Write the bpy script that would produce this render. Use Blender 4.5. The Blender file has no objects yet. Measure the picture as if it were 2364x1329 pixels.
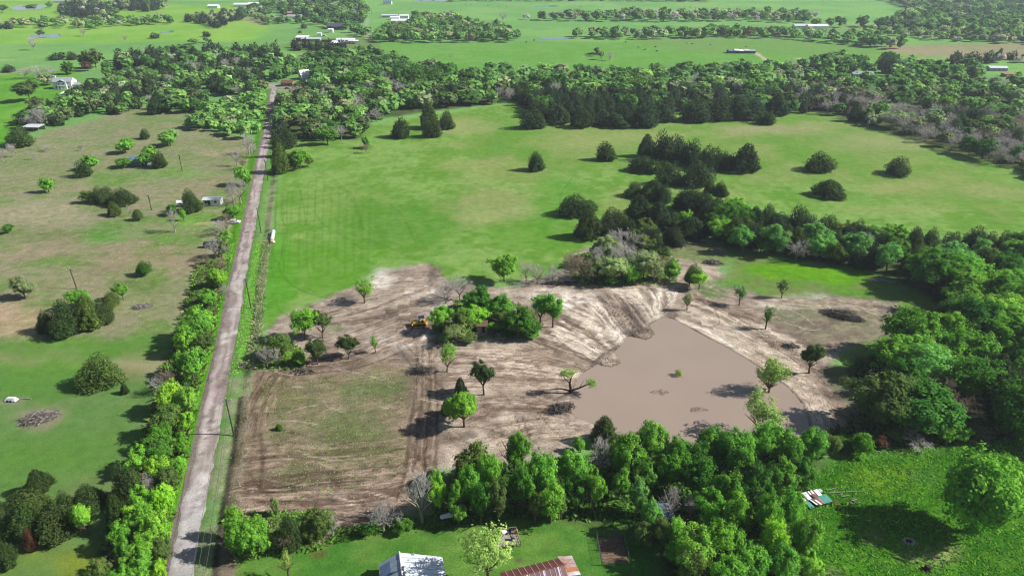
import bpy, math, random
import numpy as np
from mathutils import Vector, Matrix

random.seed(11)
RNG = np.random.default_rng(11)
SC = bpy.context.scene
COL = SC.collection

# ------------------------------------------------------------------ camera, sky, sun, exposure
IMW, IMH, FPX = 2364.0, 1329.0, 1600.0
CAMH, PITCH = 100.0, math.radians(26.27)
CP, SP = math.cos(PITCH), math.sin(PITCH)
SUN_EL, SUN_AZ = math.radians(37.0), math.radians(91.5)     # azimuth clockwise from +Y
cam_d = bpy.data.cameras.new("camera"); cam = bpy.data.objects.new("camera", cam_d); COL.objects.link(cam)
cam.location = (0, 0, CAMH); cam.rotation_euler = (math.pi / 2 - PITCH, 0, 0)
cam_d.sensor_width = 36.0; cam_d.lens = FPX / IMW * 36.0
cam_d.clip_start = 1.0; cam_d.clip_end = 40000.0
SC.camera = cam
SC.view_settings.view_transform = 'Standard'; SC.view_settings.look = 'None'
SC.view_settings.exposure = 0.84; SC.view_settings.gamma = 1.0; SC.view_settings.use_curve_mapping = False
wd = bpy.data.worlds.new("World"); SC.world = wd; wd.use_nodes = True
nt = wd.node_tree; nt.nodes.clear()
sky = nt.nodes.new('ShaderNodeTexSky'); sky.sky_type = 'NISHITA'; sky.sun_disc = False
sky.sun_elevation = SUN_EL; sky.sun_rotation = SUN_AZ; sky.altitude = 150; sky.air_density = 1.0; sky.dust_density = 1.0
bg = nt.nodes.new('ShaderNodeBackground'); bg.inputs[1].default_value = 0.058
wo = nt.nodes.new('ShaderNodeOutputWorld')
nt.links.new(sky.outputs[0], bg.inputs[0]); nt.links.new(bg.outputs[0], wo.inputs[0])
sl = bpy.data.lights.new("sun", 'SUN'); sl.energy = 4.8; sl.angle = math.radians(0.5); sl.color = (1.0, 0.975, 0.935)
so = bpy.data.objects.new("sun", sl); COL.objects.link(so)
sdir = Vector((math.sin(SUN_AZ) * math.cos(SUN_EL), math.cos(SUN_AZ) * math.cos(SUN_EL), math.sin(SUN_EL)))
so.rotation_euler = sdir.to_track_quat('Z', 'Y').to_euler(); so.location = (300, 100, 300)
SC.cycles.max_bounces = 6; SC.cycles.diffuse_bounces = 3; SC.cycles.transmission_bounces = 3; SC.cycles.glossy_bounces = 2
SC.cycles.transparent_max_bounces = 4; SC.cycles.volume_bounces = 0
SC.cycles.use_denoising = True; SC.cycles.filter_width = 1.15
SC.cycles.caustics_reflective = False; SC.cycles.caustics_refractive = False

# ------------------------------------------------------------------ helpers: pixels of the survey photo -> ground metres
def P(px, py, z=0.0):
    a = (px - IMW / 2) / FPX; b = -(py - IMH / 2) / FPX
    dy = CP + b * SP; dz = -SP + b * CP
    t = (z - CAMH) / dz
    return (a * t, dy * t)
def PV(px, py, z=0.0):
    x, y = P(px, py, z); return Vector((x, y, z))
def depth_at(y): return y * CP + CAMH * SP
def ppm(px, py):
    return FPX / depth_at(P(px, py)[1])
def px_of(x, y, z=0.0):
    d = y * CP + (CAMH - z) * SP
    return IMW / 2 + FPX * x / d, IMH / 2 + FPX * ((CAMH - z) * CP - y * SP) / d
def height_for(py_base, py_top):
    y = P(IMW / 2, py_base)[1]
    b = -(py_top - IMH / 2) / FPX
    return CAMH - y * (SP - b * CP) / (CP + b * SP)
def lin(c):
    c = np.asarray(c, float) / 255.0
    return np.where(c <= 0.04045, c / 12.92, ((c + 0.055) / 1.055) ** 2.4)
GK, TK = 0.60, 1.0
def gc(r, g, b): return lin((r, g, b)) * GK                    # albedo of ground that looks (r,g,b) in full sun
def tc(c): return lin(c) * TK

# ------------------------------------------------------------------ numpy value noise
def _hash(ix, iy, seed):
    n = (ix.astype(np.int64) * 374761393 + iy.astype(np.int64) * 668265263 + seed * 982451653) & 0x7fffffff
    n = ((n ^ (n >> 13)) * 1274126177) & 0x7fffffff
    n = n ^ (n >> 16)
    return (n & 0xffff) / 65535.0
def vnoise(x, y, seed=0):
    ix = np.floor(x); iy = np.floor(y); fx = x - ix; fy = y - iy
    fx = fx * fx * (3 - 2 * fx); fy = fy * fy * (3 - 2 * fy)
    a = _hash(ix, iy, seed); b = _hash(ix + 1, iy, seed); c = _hash(ix, iy + 1, seed); d = _hash(ix + 1, iy + 1, seed)
    return a + (b - a) * fx + (c - a) * fy + (a - b - c + d) * fx * fy
def fbm(x, y, scale, oct=4, seed=0, gain=0.55):
    s = np.zeros_like(x); amp = 1.0; tot = 0.0; f = 1.0 / scale
    for o in range(oct):
        ca, sa = math.cos(o * 1.3 + seed), math.sin(o * 1.3 + seed)
        s += amp * vnoise((x * ca - y * sa) * f + 13.7 * o, (x * sa + y * ca) * f - 7.1 * o, seed * 17 + o)
        tot += amp; amp *= gain; f *= 2.03
    return s / tot
def sstep(a, b, v):
    t = np.clip((v - a) / (b - a), 0, 1); return t * t * (3 - 2 * t)

def seg_dist(x, y, pts):
    """distance to polyline; pts [(x,y)..]"""
    d = np.full(x.shape, 1e9)
    for (x0, y0), (x1, y1) in zip(pts[:-1], pts[1:]):
        dx, dy = x1 - x0, y1 - y0; L = dx * dx + dy * dy + 1e-9
        t = np.clip(((x - x0) * dx + (y - y0) * dy) / L, 0, 1)
        d = np.minimum(d, np.hypot(x - x0 - t * dx, y - y0 - t * dy))
    return d
def poly_sd(x, y, pts):
    """signed distance, negative inside"""
    d = seg_dist(x, y, pts + [pts[0]])
    ins = np.zeros(x.shape, bool)
    n = len(pts)
    for i in range(n):
        x0, y0 = pts[i]; x1, y1 = pts[(i + 1) % n]
        if y0 == y1: continue
        c = ((y0 > y) != (y1 > y)) & (x < (x1 - x0) * (y - y0) / (y1 - y0) + x0)
        ins ^= c
    return np.where(ins, -d, d)
def inpoly(px, py, pts):
    c = False; n = len(pts)
    for i in range(n):
        x0, y0 = pts[i]; x1, y1 = pts[(i + 1) % n]
        if (y0 > py) != (y1 > py) and px < (x1 - x0) * (py - y0) / (y1 - y0) + x0: c = not c
    return c
def W(pts): return [P(*p) for p in pts]

# ------------------------------------------------------------------ mesh helpers
def mesh_np(name, v, quads=None, tris=None, attr=None, smooth=False):
    me = bpy.data.meshes.new(name)
    fl = []; tot = []
    if quads is not None and len(quads): fl.append(np.asarray(quads).ravel()); tot.append(np.full(len(quads), 4))
    if tris is not None and len(tris): fl.append(np.asarray(tris).ravel()); tot.append(np.full(len(tris), 3))
    fl = np.concatenate(fl).astype(np.int32); tot = np.concatenate(tot).astype(np.int32)
    me.vertices.add(len(v)); me.vertices.foreach_set('co', np.asarray(v, np.float32).ravel())
    me.loops.add(len(fl)); me.loops.foreach_set('vertex_index', fl)
    me.polygons.add(len(tot)); st = np.concatenate(([0], np.cumsum(tot)[:-1])).astype(np.int32)
    me.polygons.foreach_set('loop_start', st); me.polygons.foreach_set('loop_total', tot)
    if smooth: me.polygons.foreach_set('use_smooth', np.ones(len(tot), bool))
    for k, a in (attr or {}).items():
        a = np.asarray(a, np.float32)
        if a.ndim == 1:
            at = me.attributes.new(k, 'FLOAT', 'POINT'); at.data.foreach_set('value', a)
        else:
            at = me.attributes.new(k, 'FLOAT_COLOR', 'POINT')
            b = np.ones((len(a), 4), np.float32); b[:, :3] = a; at.data.foreach_set('color', b.ravel())
    me.update(calc_edges=True)
    return me
def link(name, me, mat=None, parent=None, loc=(0, 0, 0), rz=0.0, scale=None):
    o = bpy.data.objects.new(name, me); COL.objects.link(o)
    o.location = loc; o.rotation_euler = (0, 0, rz)
    if scale is not None: o.scale = scale
    if parent is not None: o.parent = parent
    if mat is not None and me is not None and not me.materials: me.materials.append(mat)
    return o
def tag(o, label=None, cat=None, group=None, kind=None):
    if label: o['label'] = label
    if cat: o['category'] = cat
    if group: o['group'] = group
    if kind: o['kind'] = kind
    return o

class MB:
    """collects simple solids into one mesh"""
    def __init__(s): s.v = []; s.f = []
    def add(s, vs, fs):
        n = len(s.v); s.v += [tuple(p) for p in vs]; s.f += [tuple(i + n for i in f) for f in fs]; return s
    def box(s, x0, x1, y0, y1, z0, z1, M=None):
        vs = [Vector((x, y, z)) for z in (z0, z1) for y in (y0, y1) for x in (x0, x1)]
        if M is not None: vs = [M @ p for p in vs]
        return s.add(vs, [(0, 2, 3, 1), (4, 5, 7, 6), (0, 1, 5, 4), (2, 6, 7, 3), (0, 4, 6, 2), (1, 3, 7, 5)])
    def slab(s, q, t):
        """quad q (4 points, anticlockwise from above) extruded DOWN by t"""
        q = [Vector(p) for p in q]; n = (q[1] - q[0]).cross(q[2] - q[0]).normalized() * t
        if n.z < 0: q = q[::-1]; n = -n
        vs = q + [p - n for p in q]; k = len(q)
        fs = [tuple(range(k)), tuple(range(2 * k - 1, k - 1, -1))] + [(i, i + k, (i + 1) % k + k, (i + 1) % k) for i in range(k)]
        return s.add(vs, fs)
    def tube(s, pts, rad, n=6, caps=True):
        pts = [Vector(p) for p in pts]; rings = []
        if not hasattr(rad, '__len__'): rad = [rad] * len(pts)
        for i, p in enumerate(pts):
            d = (pts[min(i + 1, len(pts) - 1)] - pts[max(i - 1, 0)]).normalized()
            a = d.orthogonal().normalized() if i == 0 else (a - d * a.dot(d)).normalized()
            b = d.cross(a)
            rings.append([p + (a * math.cos(2 * math.pi * k / n) + b * math.sin(2 * math.pi * k / n)) * rad[i] for k in range(n)])
        vs = [q for r in rings for q in r]; fs = []
        for i in range(len(pts) - 1):
            for k in range(n):
                fs.append((i * n + k, i * n + (k + 1) % n, (i + 1) * n + (k + 1) % n, (i + 1) * n + k))
        if caps: fs += [tuple(range(n - 1, -1, -1)), tuple((len(pts) - 1) * n + k for k in range(n))]
        return s.add(vs, fs)
    def cyl(s, p0, p1, r, n=12): return s.tube([p0, p1], r, n)
    def mesh(s, name):
        me = bpy.data.meshes.new(name); me.from_pydata(s.v, [], s.f); me.update(); return me
    def build(s, name, mat, parent=None, **k): return link(name, s.mesh(name), mat, parent, **k)
def empty(name, loc, rz=0.0):
    o = bpy.data.objects.new(name, None); COL.objects.link(o); o.location = loc; o.rotation_euler = (0, 0, rz)
    o.empty_display_size = 0.5; return o

# ------------------------------------------------------------------ materials
def nmat(name):
    m = bpy.data.materials.new(name); m.use_nodes = True; nt = m.node_tree; nt.nodes.clear()
    out = nt.nodes.new('ShaderNodeOutputMaterial'); return m, nt, out
_mc = {}
def paint(name, rgb, rough=0.6, metal=0.0, var=0.25, scale=1.5, spec=0.3, dirt=None):
    """painted / plain surface with blotchy wear; rgb = linear albedo"""
    if name in _mc: return _mc[name]
    m, nt, out = nmat(name)
    b = nt.nodes.new('ShaderNodeBsdfPrincipled'); b.inputs['Roughness'].default_value = rough; b.inputs['Metallic'].default_value = metal
    b.inputs['Specular IOR Level'].default_value = spec
    tcn = nt.nodes.new('ShaderNodeTexCoord'); nz = nt.nodes.new('ShaderNodeTexNoise'); nz.inputs['Scale'].default_value = scale
    nz.inputs['Detail'].default_value = 6; nz.inputs['Roughness'].default_value = 0.65
    nt.links.new(tcn.outputs['Object'], nz.inputs['Vector'])
    r = nt.nodes.new('ShaderNodeValToRGB'); r.color_ramp.elements[0].position = 0.35; r.color_ramp.elements[1].position = 0.68
    lo = dirt if dirt is not None else tuple(c * (1 - var) for c in rgb)
    r.color_ramp.elements[0].color = (*lo, 1); r.color_ramp.elements[1].color = (*rgb, 1)
    nt.links.new(nz.outputs['Fac'], r.inputs[0]); nt.links.new(r.outputs[0], b.inputs['Base Color']); nt.links.new(b.outputs[0], out.inputs[0])
    _mc[name] = m; return m

def ground_material():
    m, nt, out = nmat("ground_cover"); L = nt.links.new; N = nt.nodes.new
    at = N('ShaderNodeAttribute'); at.attribute_name = 'albedo'
    gr = N('ShaderNodeAttribute'); gr.attribute_name = 'grain'
    geo = N('ShaderNodeNewGeometry')
    def noise(scale, det, rough=0.6):
        n = N('ShaderNodeTexNoise'); n.inputs['Scale'].default_value = scale; n.inputs['Detail'].default_value = det
        n.inputs['Roughness'].default_value = rough; L(geo.outputs['Position'], n.inputs['Vector']); return n
    n1 = noise(2.6, 6, 0.75); n2 = noise(0.35, 4, 0.6); n3 = noise(0.05, 3)
    def ramp(n, a, b):
        r = N('ShaderNodeMapRange'); r.inputs[1].default_value = 0.3; r.inputs[2].default_value = 0.7
        r.inputs[3].default_value = a; r.inputs[4].default_value = b; L(n.outputs['Fac'], r.inputs[0]); return r
    def mul(a, b):
        x = N('ShaderNodeMath'); x.operation = 'MULTIPLY'; L(a.outputs[0], x.inputs[0]); L(b.outputs[0], x.inputs[1]); return x
    k = mul(mul(ramp(n1, 0.55, 1.45), ramp(n2, 0.78, 1.2)), ramp(n3, 0.94, 1.06))
    mixk = N('ShaderNodeMix'); mixk.data_type = 'FLOAT'; mixk.inputs['A'].default_value = 1.0
    L(gr.outputs['Fac'], mixk.inputs['Factor']); L(k.outputs[0], mixk.inputs['B'])
    sc = N('ShaderNodeVectorMath'); sc.operation = 'SCALE'; L(at.outputs['Color'], sc.inputs[0]); L(mixk.outputs['Result'], sc.inputs['Scale'])
    fl = N('ShaderNodeAttribute'); fl.attribute_name = 'fl'; sx = N('ShaderNodeSeparateXYZ'); L(fl.outputs['Vector'], sx.inputs[0])
    cb = N('ShaderNodeCombineXYZ'); L(sx.outputs[0], cb.inputs[0]); L(sx.outputs[1], cb.inputs[1])
    def streak(su, sv):
        mp = N('ShaderNodeMapping'); mp.inputs['Scale'].default_value = (su, sv, 1); L(cb.outputs[0], mp.inputs['Vector'])
        n = N('ShaderNodeTexNoise'); n.inputs['Scale'].default_value = 1.0; n.inputs['Detail'].default_value = 4; n.inputs['Distortion'].default_value = .25
        L(mp.outputs[0], n.inputs['Vector']); return n
    def crisp(n, lo, hi, a, b):
        r = N('ShaderNodeMapRange'); r.inputs[1].default_value = lo; r.inputs[2].default_value = hi; r.inputs[3].default_value = a; r.inputs[4].default_value = b; L(n.outputs['Fac'], r.inputs[0]); return r
    k2 = mul(mul(ramp(streak(2.3, .16), .60, 1.30), ramp(streak(.8, .07), .80, 1.16)), mul(crisp(streak(.75, .42), .40, .50, .70, 1.06), crisp(streak(1.5, .5), .54, .62, 1.0, 1.28)))
    mx2 = N('ShaderNodeMix'); mx2.data_type = 'FLOAT'; mx2.inputs['A'].default_value = 1.0; L(sx.outputs[2], mx2.inputs['Factor']); L(k2.outputs[0], mx2.inputs['B'])
    sc2 = N('ShaderNodeVectorMath'); sc2.operation = 'SCALE'; L(sc.outputs[0], sc2.inputs[0]); L(mx2.outputs['Result'], sc2.inputs['Scale'])
    n4 = noise(.14, 9, .78); t4 = crisp(n4, .50, .64, 0.0, .55)
    tn = N('ShaderNodeVectorMath'); tn.operation = 'MULTIPLY'; L(sc2.outputs[0], tn.inputs[0]); tn.inputs[1].default_value = (1.36, 1.08, 1.30)
    n5 = noise(.5, 6, .8); t5 = crisp(n5, .38, .46, .45, 0.0)
    dn = N('ShaderNodeVectorMath'); dn.operation = 'MULTIPLY'; L(sc2.outputs[0], dn.inputs[0]); dn.inputs[1].default_value = (.72, .84, .74)
    m4 = N('ShaderNodeMix'); m4.data_type = 'RGBA'; inv = N('ShaderNodeMapRange'); inv.inputs[1].default_value = 0.0; inv.inputs[2].default_value = .4; inv.inputs[3].default_value = 1.0; inv.inputs[4].default_value = .12; L(sx.outputs[2], inv.inputs[0])
    f4 = mul(t4, inv); L(f4.outputs[0], m4.inputs['Factor']); L(sc2.outputs[0], m4.inputs['A']); L(tn.outputs[0], m4.inputs['B'])
    m5 = N('ShaderNodeMix'); m5.data_type = 'RGBA'; L(t5.outputs[0], m5.inputs['Factor']); L(m4.outputs['Result'], m5.inputs['A']); L(dn.outputs[0], m5.inputs['B'])
    b = N('ShaderNodeBsdfDiffuse'); L(m5.outputs['Result'], b.inputs['Color'])
    bp = N('ShaderNodeBump'); bp.inputs['Strength'].default_value = 0.35; bp.inputs['Distance'].default_value = 0.3
    L(n1.outputs['Fac'], bp.inputs['Height']); L(bp.outputs[0], b.inputs['Normal']); L(b.outputs[0], out.inputs[0])
    return m
def foliage_material(name, use_attr=False, trans=0.48):
    m, nt, out = nmat(name); L = nt.links.new; N = nt.nodes.new
    v = N('ShaderNodeAttribute'); v.attribute_name = 'v'
    if use_attr:
        c = N('ShaderNodeAttribute'); c.attribute_name = 'tint'; co = c.outputs['Color']
    else:
        c = N('ShaderNodeObjectInfo'); co = c.outputs['Color']
    hs = N('ShaderNodeHueSaturation'); L(co, hs.inputs['Color'])
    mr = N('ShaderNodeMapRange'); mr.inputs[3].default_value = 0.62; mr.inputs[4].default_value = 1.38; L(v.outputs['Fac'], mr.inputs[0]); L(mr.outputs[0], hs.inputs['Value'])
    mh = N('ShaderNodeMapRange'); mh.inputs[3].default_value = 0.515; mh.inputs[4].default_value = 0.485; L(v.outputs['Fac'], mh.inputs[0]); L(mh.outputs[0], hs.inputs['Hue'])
    d = N('ShaderNodeBsdfDiffuse'); t = N('ShaderNodeBsdfTranslucent'); mx = N('ShaderNodeMixShader'); mx.inputs[0].default_value = trans
    L(hs.outputs[0], d.inputs['Color']); L(hs.outputs[0], t.inputs['Color'])
    L(d.outputs[0], mx.inputs[1]); L(t.outputs[0], mx.inputs[2]); L(mx.outputs[0], out.inputs[0])
    return m
def bark_material():
    m, nt, out = nmat("bark"); L = nt.links.new; N = nt.nodes.new
    c = N('ShaderNodeObjectInfo'); geo = N('ShaderNodeTexCoord')
    n = N('ShaderNodeTexNoise'); n.inputs['Scale'].default_value = 3; L(geo.outputs['Object'], n.inputs['Vector'])
    mr = N('ShaderNodeMapRange'); mr.inputs[3].default_value = 0.6; mr.inputs[4].default_value = 1.4; L(n.outputs['Fac'], mr.inputs[0])
    sc = N('ShaderNodeVectorMath'); sc.operation = 'SCALE'; L(c.outputs['Color'], sc.inputs[0]); L(mr.outputs[0], sc.inputs['Scale'])
    d = N('ShaderNodeBsdfDiffuse'); L(sc.outputs[0], d.inputs['Color']); L(d.outputs[0], out.inputs[0]); return m
M_GROUND = ground_material(); M_LEAF = foliage_material("leaves"); M_LEAFT = foliage_material("distant_leaves", True); M_BARK = bark_material()
# ------------------------------------------------------------------ the ground: one sheet out past the horizon
def axis(lo, hi, step, r, far_lo, far_hi):
    c = list(np.arange(lo, hi + 1e-6, step)); a = []; s = step; p = lo
    while p > far_lo: s *= r; p -= s; a.append(p)
    b = []; s = step; p = c[-1]
    while p < far_hi: s *= r; p += s; b.append(p)
    return np.array(a[::-1] + c + b)
GX = axis(-94, 112, 0.46, 1.021, -4800, 4800)
GY = axis(88, 270, 0.46, 1.020, -40, 7500)
X, Y = np.meshgrid(GX, GY); NYG, NXG = X.shape
X = X.ravel(); Y = Y.ravel(); Z = np.zeros_like(X)
n_big = fbm(X, Y, 60, 5, 1); n_mid = fbm(X, Y, 14, 4, 2); n_sm = fbm(X, Y, 3.5, 4, 3); n_huge = fbm(X, Y, 300, 4, 4)
wx = (fbm(X, Y, 9, 4, 5) - .5) * 2; wy = (fbm(X, Y, 9, 4, 6) - .5) * 2
n_st = vnoise(X / 14 + wx, Y / 2.2 + 5, 40)                # streaks running across the view, for mown grass
FLW = np.stack([X * .9 + Y * .25, Y * .9 - X * .25, np.zeros_like(X)], 1)
A = np.zeros((len(X), 3)); G = np.ones(len(X)) * 0.8
def blend(mask, ca, cb, t):
    c = ca[None, :] * (1 - t[:, None]) + cb[None, :] * t[:, None]
    A[:] = A * (1 - mask[:, None]) + c * mask[:, None]
def zone(pts, ca, cb, feather=2.0, warp=3.0, mode='mid', world=False, amt=1.0, lo=.35, hi=.65, grain=None):
    w = pts if world else W(pts)
    xs = [p[0] for p in w]; ys = [p[1] for p in w]; mg = feather + warp + 2
    i = np.where((X > min(xs) - mg) & (X < max(xs) + mg) & (Y > min(ys) - mg) & (Y < max(ys) + mg))[0]
    if not len(i): return
    sd = poly_sd(X[i] + wx[i] * warp, Y[i] + wy[i] * warp, w)
    mk = (1 - sstep(-feather, feather, sd)) * amt
    t = {'mid': n_mid, 'big': n_big, 'sm': n_sm, 'huge': n_huge, 'mix': (n_mid + n_big) / 2, 'ms': (n_mid + n_sm) / 2, 'st': n_st * .14 + n_mid * .4 + n_big * .26 + n_sm * .2}[mode][i]
    t = sstep(lo, hi, t)
    ca = np.asarray(ca); cb = np.asarray(cb)
    c = ca[None] * (1 - t[:, None]) + cb[None] * t[:, None]
    A[i] = A[i] * (1 - mk[:, None]) + c * mk[:, None]
    if grain is not None: G[i] = G[i] * (1 - mk) + grain * mk
def blob(px, py, rx, ry, ca, amt=1.0, cb=None, mode='ms', lo=.35, hi=.6):
    """soft irregular patch, radii in photo pixels"""
    pts = [(px + rx * math.cos(a), py + ry * math.sin(a)) for a in np.linspace(0, 2 * math.pi, 13)[:-1]]
    r = rx / ppm(px, py); zone(pts, ca, ca if cb is None else cb, feather=r * .45, warp=r * .45, mode=mode, amt=amt, lo=lo, hi=hi)
def track(pts, width, col, amt=0.7, dz=0.0, world=False, wob=0.0, brk=0.35):
    w = pts if world else W(pts)
    xs = [p[0] for p in w]; ys = [p[1] for p in w]; mg = width * 2 + 1
    i = np.where((X > min(xs) - mg) & (X < max(xs) + mg) & (Y > min(ys) - mg) & (Y < max(ys) + mg))[0]
    if not len(i): return
    d = seg_dist(X[i] + wx[i] * wob, Y[i] + wy[i] * wob, w)
    k = (1 - sstep(width * .4, width * 1.1, d)) * amt * sstep(brk - .2, brk + .1, n_mid[i])
    A[i] = A[i] * (1 - k[:, None]) + np.asarray(col)[None] * k[:, None]
    if dz: Z[i] += dz * k
def smooth_line(pts, n=8):
    out = []
    for i in range(len(pts) - 1):
        p0 = pts[max(i - 1, 0)]; p1 = pts[i]; p2 = pts[i + 1]; p3 = pts[min(i + 2, len(pts) - 1)]
        for k in range(n):
            t = k / n
            out.append(tuple(.5 * ((2 * p1[j]) + (-p0[j] + p2[j]) * t + (2 * p0[j] - 5 * p1[j] + 4 * p2[j] - p3[j]) * t * t + (-p0[j] + 3 * p1[j] - 3 * p2[j] + p3[j]) * t ** 3) for j in (0, 1)))
    out.append(tuple(pts[-1])); return out

def fan(pairs, stripes, dark, light, amt=0.85, dz=0.10, seed=1, berm=0.0, bermcol=None):
    """blade passes: streaks running along a strip given by left/right pixel pairs"""
    pr = [(P(*a), P(*b)) for a, b in pairs]
    Ls = np.array(smooth_line([a for a, b in pr], 6)); Rs = np.array(smooth_line([b for a, b in pr], 6))
    poly = [tuple(p) for p in Ls] + [tuple(p) for p in Rs[::-1]]
    xs = [p[0] for p in poly]; ys = [p[1] for p in poly]
    i = np.where((X > min(xs) - 3) & (X < max(xs) + 3) & (Y > min(ys) - 3) & (Y < max(ys) + 3))[0]
    if not len(i): return
    x = X[i] + wx[i] * .5; y = Y[i] + wy[i] * .5
    mk = 1 - sstep(-1.6, .9, poly_sd(x + wx[i] * 1.2, y + wy[i] * 1.2, poly))
    best = np.full(len(i), 1e9); U = np.zeros(len(i)); V = np.zeros(len(i)); n = len(Ls)
    for k in range(n - 1):
        m0 = (Ls[k] + Rs[k]) / 2; m1 = (Ls[k + 1] + Rs[k + 1]) / 2
        d = m1 - m0; LL = d @ d + 1e-9
        t = np.clip(((x - m0[0]) * d[0] + (y - m0[1]) * d[1]) / LL, 0, 1)
        lx = Ls[k][0] + (Ls[k + 1][0] - Ls[k][0]) * t; ly = Ls[k][1] + (Ls[k + 1][1] - Ls[k][1]) * t
        rx = Rs[k][0] + (Rs[k + 1][0] - Rs[k][0]) * t; ry = Rs[k][1] + (Rs[k + 1][1] - Rs[k][1]) * t
        ex, ey = rx - lx, ry - ly; EE = ex * ex + ey * ey + 1e-9
        u = ((x - lx) * ex + (y - ly) * ey) / EE
        dd = np.hypot(x - (lx + u * ex), y - (ly + u * ey)) + np.hypot(m0[0] + t * d[0] - x, m0[1] + t * d[1] - y) * .15
        s = dd < best
        best[s] = dd[s]; U[s] = u[s]; V[s] = (k + t[s]) / (n - 1)
    s1 = vnoise(U * stripes, V * 2.5 + seed, seed * 3 + 1); s2 = vnoise(U * stripes * 2.7, V * 4 + seed, seed * 3 + 2)
    s3 = vnoise(U * stripes * .35, V * 1.5, seed * 3 + 5)
    s = s1 * .45 + s2 * .3 + s3 * .25
    t = sstep(.34, .6, s + (n_sm[i] - .5) * .35)
    c = np.asarray(dark)[None] * (1 - t[:, None]) + np.asarray(light)[None] * t[:, None]
    k = mk * amt
    wid = math.hypot(Ls[n // 2][0] - Rs[n // 2][0], Ls[n // 2][1] - Rs[n // 2][1]); ln_ = sum(math.hypot(*(Ls[j + 1] - Ls[j])) for j in range(n - 1))
    sel = mk > .35; FLW[i[sel]] = np.stack([U * wid + wx[i] * .15 + seed * 7, V * ln_, mk * .9], 1)[sel]
    A[i] = A[i] * (1 - k[:, None]) + c * k[:, None]
    Z[i] += dz * (s - .5) * 2 * mk
    if berm:
        bk = sstep(.80, .93, V) * mk * (.6 + .8 * n_sm[i])
        Z[i] += berm * bk
        if bermcol is not None:
            q = np.clip(bk * 1.1, 0, 1); A[i] = A[i] * (1 - q[:, None]) + np.asarray(bermcol)[None] * (q * (.8 + .4 * n_sm[i]))[:, None]

# --- base and far fields
blend(np.ones(len(X)), gc(118, 168, 92), gc(130, 180, 94), sstep(.35, .65, n_big))
GR, GR2 = gc(96, 148, 52), gc(120, 160, 74)
zone([(-1200, 118), (600, 95), (640, 20), (-300, -20)], gc(128, 180, 72), gc(146, 190, 80), 10, 12, 'big')
zone([(560, 0), (2000, -10), (2100, 60), (600, 60)], gc(118, 172, 92), gc(132, 182, 98), 15, 10, 'big')
zone([(-600, 150), (170, 160), (230, 240), (60, 300), (-400, 360)], gc(98, 158, 52), gc(118, 172, 64), 6, 6, 'mid')
zone([(860, 100), (2100, 92), (2010, 170), (1160, 178), (930, 160)], gc(106, 164, 66), gc(120, 170, 82), 5, 5, 'st')
zone([(1420, 88), (1800, 84), (2040, 118), (1900, 130), (1560, 118)], gc(126, 158, 88), gc(112, 160, 76), 9, 10, 'mix', amt=.8)
zone([(2010, 108), (2500, 95), (2700, 140), (2250, 140), (2080, 124)], gc(150, 150, 108), gc(164, 156, 118), 5, 6, 'mix')
zone([(1930, 62), (2300, 56), (2320, 62), (1960, 70)], gc(150, 158, 108), gc(140, 165, 90), 6, 4, 'mid')
zone([(680, 96), (860, 84), (880, 112), (700, 122), (640, 108)], gc(120, 142, 82), gc(112, 150, 74), 5, 5, 'mid')
zone([(540, 44), (650, 36), (690, 42), (600, 56)], gc(172, 160, 128), gc(150, 150, 104), 4, 5, 'mid')
rr0 = np.random.default_rng(77)
# --- big meadow
zone([(600, 770), (640, 430), (660, 320), (860, 290), (1180, 238), (1560, 255), (1860, 250), (2100, 300), (2450, 420), (2450, 560), (2280, 560), (1980, 520), (1640, 470), (1560, 560), (1300, 640), (1050, 660), (760, 740)],
     gc(106, 152, 56), gc(134, 170, 86), 4, 4, 'ms', lo=.38, hi=.62, grain=.6)
zone([(1190, 275), (1500, 290), (1700, 285), (1880, 262), (2100, 330), (2400, 440), (2300, 500), (2000, 430), (1700, 420), (1450, 380), (1150, 420), (1060, 330)],
     gc(150, 164, 98), gc(104, 150, 54), 10, 10, 'mix', amt=.75, lo=.38, hi=.6)
for _k in range(46):
    _x = rr0.uniform(1000, 2330); _y = rr0.uniform(275, 500); blob(_x, _y, rr0.uniform(30, 110), rr0.uniform(5, 16), gc(150, 164, 96) if rr0.random() < .6 else gc(96, 150, 50), rr0.uniform(.25, .55), lo=.3, hi=.8)
blob(1060, 290, 90, 22, gc(158, 168, 106), .7); blob(1150, 400, 110, 30, gc(150, 162, 96), .5); blob(1140, 480, 110, 45, gc(158, 164, 108), .65)
blob(800, 470, 90, 45, gc(128, 158, 78), .5); blob(1350, 330, 120, 26, gc(158, 166, 106), .5); blob(2050, 330, 160, 26, gc(156, 164, 108), .6)
blob(1780, 300, 120, 12, gc(168, 164, 122), .7); blob(2150, 430, 170, 26, gc(154, 162, 100), .45); blob(920, 520, 160, 60, gc(82, 140, 40), .6)
blob(1290, 470, 70, 60, gc(92, 152, 50), .6); blob(1450, 470, 50, 40, gc(142, 158, 90), .5); blob(1230, 540, 90, 40, gc(94, 150, 44), .6)
blob(1560, 470, 60, 30, gc(120, 150, 76), .4); blob(760, 620, 120, 60, gc(88, 150, 30), .6); blob(640, 640, 40, 110, gc(84, 158, 34), .6)
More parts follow.
